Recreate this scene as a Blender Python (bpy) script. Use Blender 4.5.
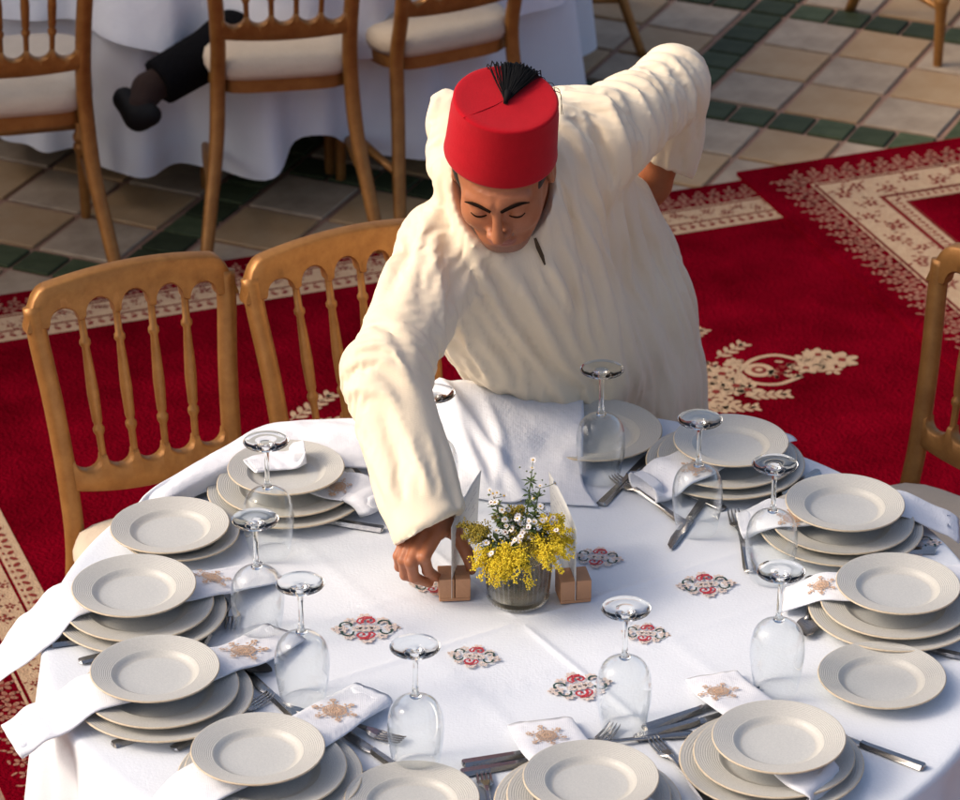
import bpy, bmesh, math, random
import numpy as np
from mathutils import Vector, Matrix

for _o in list(bpy.data.objects):
    bpy.data.objects.remove(_o, do_unlink=True)
scene = bpy.context.scene
COL = scene.collection
R = math.radians

# ------------------------------------------------------------------ camera
CAM_LOC = Vector((-0.04204, -4.68253, 3.56355))
CAM_PITCH = R(27.0773)                 # below the horizon
FPX = 3500.0                           # focal length in pixels of a 960 px wide frame
cam_data = bpy.data.cameras.new("camera")
cam = bpy.data.objects.new("camera", cam_data)
COL.objects.link(cam)
cam.location = CAM_LOC
cam.rotation_euler = (math.pi / 2 - CAM_PITCH, 0, 0)
cam_data.sensor_width = 36
cam_data.lens = FPX / 960 * 36
cam_data.clip_end = 500
cam_data.dof.use_dof = True
cam_data.dof.focus_distance = 5.55
cam_data.dof.aperture_fstop = 9.0
scene.camera = cam

# ------------------------------------------------------------------ light
SUN_AZ = R(-96)        # direction towards the sun, clockwise from +Y (away from the camera)
SUN_EL = R(38)
world = bpy.data.worlds.new("World")
scene.world = world
world.use_nodes = True
wn = world.node_tree
bg = wn.nodes["Background"]
sky = wn.nodes.new("ShaderNodeTexSky")
sky.sky_type = 'NISHITA'
sky.sun_disc = False
sky.sun_elevation = SUN_EL
sky.sun_rotation = SUN_AZ
sky.air_density = 0.8
sky.dust_density = 6.0
sky.ozone_density = 0.6
wn.links.new(sky.outputs[0], bg.inputs[0])
bg.inputs[1].default_value = 0.15
sun_data = bpy.data.lights.new("sun", 'SUN')
sun_data.energy = 0.80
sun_data.angle = R(13)
sun_data.color = (1.0, 0.85, 0.66)
sun = bpy.data.objects.new("sun", sun_data)
COL.objects.link(sun)
sd = Vector((math.sin(SUN_AZ) * math.cos(SUN_EL), math.cos(SUN_AZ) * math.cos(SUN_EL), math.sin(SUN_EL)))
sun.rotation_euler = sd.to_track_quat('Z', 'Y').to_euler()
sun.location = (-3, 2, 4)

scene.view_settings.view_transform = 'Standard'
scene.view_settings.look = 'None'
scene.view_settings.exposure = 0.47
scene.view_settings.gamma = 1
scene.view_settings.use_curve_mapping = False
scene.render.engine = 'CYCLES'
scene.cycles.max_bounces = 10
scene.cycles.transparent_max_bounces = 24
scene.cycles.transmission_bounces = 8
scene.cycles.caustics_reflective = False
scene.cycles.caustics_refractive = False

# ------------------------------------------------------------------ helpers
def ray(x, y):
    r = Vector((1, 0, 0)); up = Vector((0, math.sin(CAM_PITCH), math.cos(CAM_PITCH)))
    f = Vector((0, math.cos(CAM_PITCH), -math.sin(CAM_PITCH)))
    return f + r * ((x - 480) / FPX) - up * ((y - 400) / FPX)

def PZ(x, y, z):
    """point of the place seen at photo position x, y and standing at height z"""
    d = ray(x, y)
    return CAM_LOC + d * ((z - CAM_LOC.z) / d.z)

def PY(x, y, Y):
    d = ray(x, y)
    return CAM_LOC + d * ((Y - CAM_LOC.y) / d.y)

def tag(o, label=None, cat=None, group=None, kind=None):
    if label: o['label'] = label
    if cat: o['category'] = cat
    if group: o['group'] = group
    if kind: o['kind'] = kind
    return o

def empty(name, loc=(0, 0, 0), rz=0.0):
    o = bpy.data.objects.new(name, None)
    o.empty_display_size = 0.05
    o.location = loc
    o.rotation_euler = (0, 0, rz)
    COL.objects.link(o)
    return o

def link_mesh(name, me, parent=None, mats=None):
    if mats is not None:
        for m in (mats if isinstance(mats, (list, tuple)) else [mats]):
            me.materials.append(m)
    o = bpy.data.objects.new(name, me)
    COL.objects.link(o)
    if parent: o.parent = parent
    return o

def smooth(me, on=True):
    me.polygons.foreach_set("use_smooth", [on] * len(me.polygons))

def mesh_obj(name, verts, faces, mats, parent=None, shade=True, mat_idx=None):
    me = bpy.data.meshes.new(name)
    me.from_pydata([tuple(v) for v in verts], [], [tuple(f) for f in faces])
    if mat_idx is not None:
        me.polygons.foreach_set("material_index", list(mat_idx))
    smooth(me, shade)
    me.update()
    return link_mesh(name, me, parent, mats)

def auto_smooth(o, ang=40):
    me = o.data
    bm = bmesh.new(); bm.from_mesh(me)
    for e in bm.edges:
        e.smooth = len(e.link_faces) == 2 and e.calc_face_angle(0) < R(ang)
    bm.to_mesh(me); bm.free()
    smooth(me, True)

def copy_tree(o, parent=None):
    c = o.copy(); COL.objects.link(c)
    if parent: c.parent = parent
    for ch in list(o.children):
        copy_tree(ch, c)
    return c

class MB:
    """collects shapes into one mesh"""
    def __init__(s): s.v = []; s.f = []; s.m = []
    def add(s, v, f, mi=0):
        b = len(s.v)
        s.v += [tuple(p) for p in v]
        s.f += [tuple(i + b for i in q) for q in f]
        s.m += [mi] * len(f)
    def box(s, c, d, rot=None, mi=0):
        c = Vector(c); h = Vector(d) / 2
        vs = [Vector((sx * h.x, sy * h.y, sz * h.z)) for sz in (-1, 1) for sx, sy in ((-1, -1), (1, -1), (1, 1), (-1, 1))]
        if rot is not None: vs = [rot @ v for v in vs]
        s.add([v + c for v in vs], [(3, 2, 1, 0), (4, 5, 6, 7), (0, 1, 5, 4), (1, 2, 6, 5), (2, 3, 7, 6), (3, 0, 4, 7)], mi)
    def lathe(s, prof, n=48, M=None, mi=0, close=False):
        vs = []; fs = []
        for r, z in prof:
            for k in range(n):
                a = 2 * math.pi * k / n
                p = Vector((r * math.cos(a), r * math.sin(a), z))
                vs.append(M @ p if M is not None else p)
        m = len(prof)
        for i in range(m - 1 + (1 if close else 0)):
            j = (i + 1) % m
            for k in range(n):
                l = (k + 1) % n
                fs.append((i * n + k, i * n + l, j * n + l, j * n + k))
        s.add(vs, fs, mi)
    def tube(s, pts, rad, n=8, cap=True, mi=0, flat=1.0, side=None):
        pts = [Vector(p) for p in pts]
        if not isinstance(rad, (list, tuple)): rad = [rad] * len(pts)
        vs = []; fs = []
        t0 = (pts[1] - pts[0]).normalized()
        ref = Vector(side) if side is not None else (Vector((0, 0, 1)) if abs(t0.z) < .9 else Vector((1, 0, 0)))
        for i, p in enumerate(pts):
            t = (pts[min(i + 1, len(pts) - 1)] - pts[max(i - 1, 0)]).normalized()
            a = ref - t * ref.dot(t); a.normalize()
            b = t.cross(a)
            if side is None: ref = a
            for k in range(n):
                an = 2 * math.pi * k / n
                vs.append(p + a * (rad[i] * math.cos(an)) + b * (rad[i] * flat * math.sin(an)))
        for i in range(len(pts) - 1):
            for k in range(n):
                l = (k + 1) % n
                fs.append((i * n + k, i * n + l, (i + 1) * n + l, (i + 1) * n + k))
        if cap:
            fs.append(tuple(reversed(range(n))))
            fs.append(tuple(range((len(pts) - 1) * n, len(pts) * n)))
        s.add(vs, fs, mi)
    def ribbon(s, pts, w, z=0.0, mi=0):
        """flat ribbon along 2-D points; w a number or one width per point"""
        n = len(pts); vs = []; fs = []
        if not isinstance(w, (list, tuple)): w = [w] * n
        for i in range(n):
            a = pts[max(i - 1, 0)]; b = pts[min(i + 1, n - 1)]
            dx, dy = b[0] - a[0], b[1] - a[1]; L = math.hypot(dx, dy) or 1
            nx, ny = -dy / L * w[i] / 2, dx / L * w[i] / 2
            vs += [(pts[i][0] + nx, pts[i][1] + ny, z), (pts[i][0] - nx, pts[i][1] - ny, z)]
        for i in range(n - 1):
            fs.append((2 * i, 2 * i + 1, 2 * i + 3, 2 * i + 2))
        s.add(vs, fs, mi)
    def disc(s, c, rx, ry=None, ang=0.0, n=12, z=0.0, mi=0):
        ry = rx if ry is None else ry
        ca, sa = math.cos(ang), math.sin(ang)
        vs = []
        for k in range(n):
            a = 2 * math.pi * k / n
            x, y = rx * math.cos(a), ry * math.sin(a)
            vs.append((c[0] + x * ca - y * sa, c[1] + x * sa + y * ca, z))
        s.add(vs, [tuple(range(n))], mi)
    def prism(s, poly, y0, y1, fmap, mi=0):
        """polygon in (s,h), extruded between depths y0 and y1, mapped by fmap(s,h,d)"""
        n = len(poly)
        vs = [fmap(a, b, y0) for a, b in poly] + [fmap(a, b, y1) for a, b in poly]
        fs = [tuple(range(n)), tuple(reversed(range(n, 2 * n)))]
        for i in range(n):
            j = (i + 1) % n
            fs.append((i, i + n, j + n, j))
        s.add(vs, fs, mi)
    def xform(s, fn, start=0):
        for i in range(start, len(s.v)):
            s.v[i] = tuple(fn(Vector(s.v[i])))
    def build(s, name, mats, parent=None, shade=True, ang=None):
        o = mesh_obj(name, s.v, s.f, mats, parent, shade, s.m)
        if ang: auto_smooth(o, ang)
        return o

def catmull(pts, n=8):
    """smooth curve through tuples of any length"""
    P = [np.array(p, float) for p in pts]
    P = [2 * P[0] - P[1]] + P + [2 * P[-1] - P[-2]]
    out = []
    for i in range(1, len(P) - 2):
        a, b, c, d = P[i - 1:i + 3]
        for k in range(n):
            t = k / n
            out.append(.5 * ((2 * b) + (c - a) * t + (2 * a - 5 * b + 4 * c - d) * t * t + (3 * b - a - 3 * c + d) * t ** 3))
    out.append(P[-2])
    return out

def vnoise(x, y, seed=0):
    """smooth value noise on numpy arrays"""
    rng = np.random.RandomState(seed); T = rng.rand(64, 64)
    xi = np.floor(x).astype(int); yi = np.floor(y).astype(int)
    fx = x - xi; fy = y - yi
    fx = fx * fx * (3 - 2 * fx); fy = fy * fy * (3 - 2 * fy)
    g = lambda a, b: T[a % 64, b % 64]
    return (g(xi, yi) * (1 - fx) + g(xi + 1, yi) * fx) * (1 - fy) + (g(xi, yi + 1) * (1 - fx) + g(xi + 1, yi + 1) * fx) * fy

# ------------------------------------------------------------------ materials
def mat(name, col, rough=.6, metal=0.0, var=None, bump=None, sheen=0.0, spec=None, weave=None, rnd=0.0, coat=0.0, coords='Object', trans=0.0, crumple=None):
    """principled material; var = (scale, amount, second colour), bump = (scale, strength), weave = (scale, strength)"""
    m = bpy.data.materials.new(name); m.use_nodes = True
    nt = m.node_tree; N = nt.nodes; L = nt.links
    b = N["Principled BSDF"]
    b.inputs['Base Color'].default_value = (*col, 1)
    b.inputs['Roughness'].default_value = rough
    b.inputs['Metallic'].default_value = metal
    if sheen:
        b.inputs['Sheen Weight'].default_value = sheen
        b.inputs['Sheen Roughness'].default_value = .45
    if spec is not None: b.inputs['Specular IOR Level'].default_value = spec
    if coat: b.inputs['Coat Weight'].default_value = coat; b.inputs['Coat Roughness'].default_value = .15
    if trans:
        b.inputs['Subsurface Weight'].default_value = trans
        b.inputs['Subsurface Radius'].default_value = (.01, .004, .002)
    tc = N.new("ShaderNodeTexCoord")
    out = None
    if var:
        n1 = N.new("ShaderNodeTexNoise"); n1.inputs['Scale'].default_value = var[0]; n1.inputs['Detail'].default_value = 6
        n1.inputs['Roughness'].default_value = .65
        L.new(tc.outputs[coords], n1.inputs['Vector'])
        rp = N.new("ShaderNodeMapRange"); rp.inputs[1].default_value = .3; rp.inputs[2].default_value = .7
        rp.inputs[3].default_value = 0; rp.inputs[4].default_value = var[1]
        L.new(n1.outputs['Fac'], rp.inputs[0])
        mx = N.new("ShaderNodeMix"); mx.data_type = 'RGBA'
        mx.inputs[6].default_value = (*col, 1); mx.inputs[7].default_value = (*var[2], 1)
        L.new(rp.outputs[0], mx.inputs[0]); out = mx.outputs[2]
    if rnd:
        oi = N.new("ShaderNodeObjectInfo")
        hs = N.new("ShaderNodeHueSaturation")
        mr = N.new("ShaderNodeMapRange"); mr.inputs[3].default_value = 1 - rnd; mr.inputs[4].default_value = 1 + rnd
        L.new(oi.outputs['Random'], mr.inputs[0]); L.new(mr.outputs[0], hs.inputs['Value'])
        if out: L.new(out, hs.inputs['Color'])
        else: hs.inputs['Color'].default_value = (*col, 1)
        out = hs.outputs[0]
    if out: L.new(out, b.inputs['Base Color'])
    nrm = None
    if bump:
        n2 = N.new("ShaderNodeTexNoise"); n2.inputs['Scale'].default_value = bump[0]; n2.inputs['Detail'].default_value = 5
        L.new(tc.outputs[coords], n2.inputs['Vector'])
        bp = N.new("ShaderNodeBump"); bp.inputs['Strength'].default_value = bump[1]; bp.inputs['Distance'].default_value = .01
        L.new(n2.outputs['Fac'], bp.inputs['Height']); nrm = bp.outputs[0]
    if crumple:
        mp = N.new('ShaderNodeMapping'); mp.inputs['Scale'].default_value = crumple[2]; mp.inputs['Rotation'].default_value = (0, R(-22), 0)
        L.new(tc.outputs[coords], mp.inputs['Vector'])
        n3 = N.new('ShaderNodeTexNoise'); n3.noise_type = 'RIDGED_MULTIFRACTAL'; n3.inputs['Scale'].default_value = crumple[0]; n3.inputs['Detail'].default_value = 4
        n3.inputs['Distortion'].default_value = .6
        L.new(mp.outputs[0], n3.inputs['Vector'])
        bp = N.new('ShaderNodeBump'); bp.inputs['Strength'].default_value = crumple[1]; bp.inputs['Distance'].default_value = .012
        L.new(n3.outputs['Fac'], bp.inputs['Height'])
        if nrm: L.new(nrm, bp.inputs['Normal'])
        nrm = bp.outputs[0]
    if weave:
        h = None
        for ax in ('X', 'Y', 'Z'):
            w = N.new("ShaderNodeTexWave"); w.bands_direction = ax
            w.inputs['Scale'].default_value = weave[0]; w.inputs['Distortion'].default_value = 1.5
            w.inputs['Detail'].default_value = 1
            L.new(tc.outputs[coords], w.inputs['Vector'])
            if h is None: h = w.outputs['Fac']
            else:
                ad = N.new("ShaderNodeMath"); ad.operation = 'ADD'
                L.new(h, ad.inputs[0]); L.new(w.outputs['Fac'], ad.inputs[1]); h = ad.outputs[0]
        bp = N.new("ShaderNodeBump"); bp.inputs['Strength'].default_value = weave[1]; bp.inputs['Distance'].default_value = .002
        L.new(h, bp.inputs['Height'])
        if nrm: L.new(nrm, bp.inputs['Normal'])
        nrm = bp.outputs[0]
    if nrm: L.new(nrm, b.inputs['Normal'])
    return m

M = {}
M['linen'] = mat('white_linen', (.70, .74, .80), .85, var=(6, .6, (.63, .67, .735)), bump=(200, .10), weave=(150, .07), sheen=.1, spec=.2, crumple=(4, .12, (1, 1, 1)))
M['napkin'] = mat('napkin_cloth', (.73, .75, .80), .9, var=(9, .6, (.66, .68, .745)), bump=(45, .22), weave=(120, .15), sheen=.1, spec=.2, crumple=(9, .15, (1, 1, 1)))
M['tan_thread'] = mat('tan_thread', (.56, .36, .24), .6, var=(300, .7, (.68, .48, .34)), bump=(600, .5), spec=.4)
M['beige_thread'] = mat('beige_thread', (.68, .55, .49), .65, var=(350, .7, (.76, .66, .61)), bump=(600, .5))
M['red_thread'] = mat('red_thread', (.48, .02, .035), .5, var=(300, .5, (.60, .05, .08)), bump=(600, .5))
M['green_thread'] = mat('green_thread', (.01, .055, .045), .5, var=(300, .5, (.03, .08, .07)), bump=(600, .5))
M['gold'] = mat('gold_paint', (.37, .172, .045), .42, metal=.45, var=(30, .9, (.24, .10, .022)), bump=(130, .05), spec=.5, rnd=.05)
M['gold_worn'] = M['gold']
M['cushion'] = mat('cream_cushion', (.60, .50, .38), .9, var=(14, .7, (.50, .41, .31)), bump=(90, .2), weave=(150, .1), sheen=.2, spec=.2)
M['robe'] = mat('cream_robe_cloth', (.82, .705, .53), .85, var=(10, .5, (.78, .65, .47)), bump=(300, .06), weave=(170, .09), sheen=.15, spec=.25, crumple=(9, .09, (1.7, 1.0, .5)))
M['skin'] = mat('skin', (.40, .15, .068), .48, var=(30, .6, (.31, .105, .046)), bump=(220, .08), spec=.4, trans=.12)
M['lip'] = mat('lip_skin', (.33, .12, .085), .45, var=(60, .5, (.27, .10, .07)))
M['nail'] = mat('finger_nail', (.52, .28, .20), .3)
M['hair'] = mat('black_hair', (.012, .009, .007), .55, bump=(350, .6), var=(120, .6, (.03, .02, .015)))
M['brow'] = mat('black_brow', (.018, .011, .008), 1.0, spec=0.0)
M['felt'] = mat('red_felt', (.43, .0035, .012), .95, var=(40, .6, (.35, .0025, .009)), bump=(260, .08), sheen=.10, spec=.15)
M['tassel'] = mat('black_silk', (.004, .004, .0045), .8, spec=.15)
M['dark_slit'] = mat('slit_brown', (.075, .045, .02), .9, var=(90, .5, (.05, .03, .012)))  # dark brown of the strip laid along the neck slit
M['wood'] = mat('beech_block', (.52, .265, .135), .55, var=(26, .8, (.42, .20, .095)), bump=(90, .12))
M['ankle_dark'] = mat('dark_ankle_skin', (.025, .011, .007), 1.0, bump=(200, .3))  # ankle skin of the sitter, its shade put into the dark colour
M['paper'] = mat('card_paper', (.86, .86, .84), .8, var=(30, .4, (.74, .73, .70)))
_n = M['paper'].node_tree; _t = _n.nodes.new('ShaderNodeBsdfTranslucent'); _t.inputs[0].default_value = (.9, .9, .88, 1)
_x = _n.nodes.new('ShaderNodeMixShader'); _x.inputs[0].default_value = .55
_n.links.new(_n.nodes['Principled BSDF'].outputs[0], _x.inputs[1]); _n.links.new(_t.outputs[0], _x.inputs[2]); _n.links.new(_x.outputs[0], _n.nodes['Material Output'].inputs[0])
M['ink'] = mat('grey_ink', (.58, .58, .60), .8)
M['steel'] = mat('brushed_steel', (.42, .41, .40), .26, metal=1.0, var=(40, .5, (.32, .31, .30)), bump=(200, .03))
M['plate'] = mat('speckled_stoneware', (.435, .43, .40), .34, var=(420, .8, (.56, .55, .515)), bump=(300, .06), spec=.45, rnd=.03)
M['plate_well'] = mat('grey_stoneware_well', (.43, .44, .43), .34, var=(420, .8, (.57, .57, .545)), bump=(300, .05), spec=.45, rnd=.03)
M['plate_edge'] = mat('bare_clay_edge', (.50, .40, .27), .5, var=(160, .8, (.62, .54, .42)))
M['red_pile'] = mat('red_pile', (.185, .0012, .009), 1.0, var=(5, 1.0, (.085, .0006, .004)), bump=(120, .8), spec=0.0)
M['cream_pile'] = mat('cream_pile', (.50, .36, .23), 1.0, var=(60, .8, (.40, .25, .155)), bump=(200, .6), spec=0.0)
M['rose_pile'] = mat('rose_pile', (.36, .19, .13), 1.0, var=(90, .9, (.22, .07, .05)), bump=(200, .6), spec=0.0)
M['wine_pile'] = mat('wine_pile', (.17, .018, .018), 1.0, var=(60, .7, (.25, .06, .045)), bump=(200, .6), spec=0.0)
M['tile_white'] = mat('pale_stone_tile', (.45, .345, .235), .65, var=(9, 1.0, (.28, .205, .135)), bump=(60, .12), rnd=.10, coords='Object')
M['tile_tan'] = mat('ochre_stone_tile', (.33, .20, .09), .65, var=(9, 1.0, (.40, .27, .145)), bump=(60, .12), rnd=.12)
M['tile_green'] = mat('green_glazed_tile', (.034, .046, .020), .65, var=(22, .9, (.065, .08, .04)), bump=(50, .15), rnd=.35, spec=.15)
M['tile_grey'] = mat('grey_stone_tile', (.30, .29, .27), .6, var=(9, .8, (.23, .22, .20)), bump=(60, .12), rnd=.06)
M['mortar'] = mat('terracotta_mortar', (.34, .19, .125), .9, var=(18, .9, (.24, .14, .095)), bump=(80, .3))
M['table_wood'] = mat('table_plywood', (.30, .19, .10), .6, var=(15, .6, (.22, .13, .07)))
M['dark_metal'] = mat('dark_metal', (.05, .05, .05), .5, metal=.6)
M['trouser'] = mat('black_trousers', (.005, .005, .006), 1.0, bump=(60, .3), spec=.1)
M['shoe'] = mat('black_leather', (.006, .006, .006), .7, bump=(90, .1), spec=.2)
M['stem'] = mat('green_stem', (.055, .095, .022), .6, var=(60, .7, (.09, .12, .03)))
M['leaf'] = mat('green_leaf', (.045, .085, .02), .55, var=(50, .8, (.08, .12, .03)))
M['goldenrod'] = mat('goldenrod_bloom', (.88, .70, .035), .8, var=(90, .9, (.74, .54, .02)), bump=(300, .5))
M['goldenrod_dull'] = mat('goldenrod_olive_bloom', (.36, .27, .025), .85, var=(90, .9, (.24, .19, .02)), bump=(300, .5))  # duller olive bloom of the plumes further back
M['petal'] = mat('white_petal', (.78, .76, .74), .7, var=(120, .5, (.66, .62, .66)))
M['disc'] = mat('yellow_disc', (.70, .44, .02), .8, bump=(900, .5))
M['disc_brown'] = mat('brown_disc', (.20, .07, .03), .8, bump=(900, .5))
M['bud'] = mat('green_bud', (.10, .14, .05), .7)

def glass_thin(name, tint=(.985, .992, .99), fac=1.0):
    m = bpy.data.materials.new(name); m.use_nodes = True
    nt = m.node_tree; N = nt.nodes; L = nt.links
    N.remove(N["Principled BSDF"])
    o = N["Material Output"]
    lw = N.new("ShaderNodeLayerWeight"); lw.inputs[0].default_value = .5
    pw = N.new("ShaderNodeMath"); pw.operation = 'POWER'; pw.inputs[1].default_value = 2.7
    L.new(lw.outputs['Facing'], pw.inputs[0])
    mu = N.new("ShaderNodeMath"); mu.operation = 'MULTIPLY_ADD'; mu.inputs[1].default_value = .88 * fac; mu.inputs[2].default_value = .011 * fac; mu.use_clamp = True
    t = N.new("ShaderNodeBsdfTransparent"); t.inputs[0].default_value = (*tint, 1)
    g = N.new("ShaderNodeBsdfGlossy"); g.inputs['Roughness'].default_value = .03; g.inputs[0].default_value = (.95, .97, 1, 1)
    mx = N.new("ShaderNodeMixShader")
    L.new(pw.outputs[0], mu.inputs[0]); L.new(mu.outputs[0], mx.inputs[0]); L.new(t.outputs[0], mx.inputs[1]); L.new(g.outputs[0], mx.inputs[2])
    L.new(mx.outputs[0], o.inputs[0])
    return m

def glass_solid(name, tint=(.96, .985, .98), rough=0.0):
    m = bpy.data.materials.new(name); m.use_nodes = True
    b = m.node_tree.nodes["Principled BSDF"]
    b.inputs['Base Color'].default_value = (*tint, 1)
    b.inputs['Roughness'].default_value = rough
    b.inputs['IOR'].default_value = 1.34
    b.inputs['Transmission Weight'].default_value = 1
    return m
M['glass_thin'] = glass_thin('thin_clear_glass', fac=.95)
M['glass'] = glass_solid('clear_glass')
M['glass_foot'] = glass_thin('clear_glass_foot', (.93, .965, .965), 2.2)
M['vase_glass'] = glass_thin('smoky_ribbed_glass', (.80, .77, .69), 1.5)
M['water'] = glass_thin('vase_water', (.70, .64, .48), .6)

# ------------------------------------------------------------------ ground: bed of mortar and its tiles
rnd = random.Random(5)
mb = MB()
mb.add([(-60, -60, -.004), (60, -60, -.004), (60, 60, -.004), (-60, 60, -.004)], [(0, 1, 2, 3)])
floor = tag(mb.build('floor', M['mortar'], shade=False), 'courtyard floor of pale and ochre stone tiles with green glazed bands', kind='structure')

TA = R(-24.3)
TU = Vector((math.cos(TA), math.sin(TA), 0)); TV = Vector((-TU.y, TU.x, 0))
T0 = Vector((.934, 4.384, 0)); TILE = .222; BAND = .124; PER = 3 * TILE + BAND; U0, V0 = -.215, -.445

def tile_mesh(name, w, h, m):
    b = bmesh.new()
    bmesh.ops.create_cube(b, size=1)
    bmesh.ops.scale(b, vec=(w, h, .012), verts=b.verts)
    bmesh.ops.bevel(b, geom=[e for e in b.edges], offset=.003, segments=1, affect='EDGES')
    me = bpy.data.meshes.new(name); b.to_mesh(me); b.free()
    me.materials.append(m); return me
tm_white = tile_mesh('tile_pale', TILE - .017, TILE - .017, M['tile_white'])
tm_tan = tile_mesh('tile_ochre', TILE - .017, TILE - .017, M['tile_tan'])
tm_gu = tile_mesh('tile_green_long', TILE / 2 - .010, BAND - .020, M['tile_green'])
tm_gv = tile_mesh('tile_green_cross', BAND - .020, TILE / 2 - .010, M['tile_green'])
tm_gc = tile_mesh('tile_green_corner', BAND - .020, BAND - .020, M['tile_green'])

def proj(p):
    q = Vector(p) - CAM_LOC
    f = Vector((0, math.cos(CAM_PITCH), -math.sin(CAM_PITCH))); up = Vector((0, math.sin(CAM_PITCH), math.cos(CAM_PITCH)))
    D = q.dot(f)
    return 480 + FPX * q.x / D, 400 - FPX * q.dot(up) / D

RT = Vector((.9354, .3535, 0)); RN = Vector((-.3535, .9354, 0))      # along and across the rugs
def under_rug(p):
    t, n = p.dot(RT), p.dot(RN)
    return (-.55 < t < 1.9 and n < 2.99) or (1.88 < t and n < 3.03)

def lay(me, name, u, v, m=.0):
    p = T0 + TU * u + TV * v
    x, y = proj(p)
    if not (-70 < x < 1030 and -70 < y < 870) or under_rug(p): return
    tb = PZ(min(max(x, -50), 1010), y, .75)
    if (Vector((p.x, p.y, 0)) - Vector((0, .06, 0))).length < .85 and y > 480: return
    o = bpy.data.objects.new(name, me); COL.objects.link(o); o.parent = floor
    o.location = (p.x, p.y, rnd.uniform(-.0005, .0012) - .002)
    o.rotation_euler = (rnd.uniform(-.004, .004), rnd.uniform(-.004, .004), TA + rnd.uniform(-.012, .012))
for a in range(-6, 4):
    for b in range(-7, 4):
        ub, vb = U0 + a * PER, V0 + b * PER
        for i in range(3):
            for j in range(3):
                lay(tm_white if (i + j) % 2 == 0 else tm_tan, 'tile', ub + (i + .5) * TILE, vb + (j + .5) * TILE)
        for i in range(6):
            lay(tm_gu, 'green_tile', ub + (i + .5) * TILE / 2, vb - BAND / 2)
            lay(tm_gv, 'green_tile', ub - BAND / 2, vb + (i + .5) * TILE / 2)
        lay(tm_gc, 'green_tile', ub - BAND / 2, vb - BAND / 2)

# ------------------------------------------------------------------ rugs
def flower(mb, c, s, mi, z, petals=6, rot=0.0, centre=None):
    for k in range(petals):
        a = rot + 2 * math.pi * k / petals
        mb.disc((c[0] + .62 * s * math.cos(a), c[1] + .62 * s * math.sin(a)), .42 * s, .27 * s, a, 8, z, mi)
    if centre is not None: mb.disc(c, .28 * s, n=8, z=z + .0004, mi=centre)

def leaf_spray(mb, a, b, s, mi, z, n=5):
    dx, dy = b[0] - a[0], b[1] - a[1]; an = math.atan2(dy, dx)
    mb.ribbon([a, b], s * .12, z, mi)
    for k in range(n):
        t = (k + .6) / n; x, y = a[0] + dx * t, a[1] + dy * t
        for sg in (-1, 1):
            q = an + sg * .75
            mb.disc((x + math.cos(q) * s * .5, y + math.sin(q) * s * .5), s * .48, s * .2, q, 8, z, mi)
    mb.disc(b, s * .4, s * .2, an, 8, z, mi)

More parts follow.
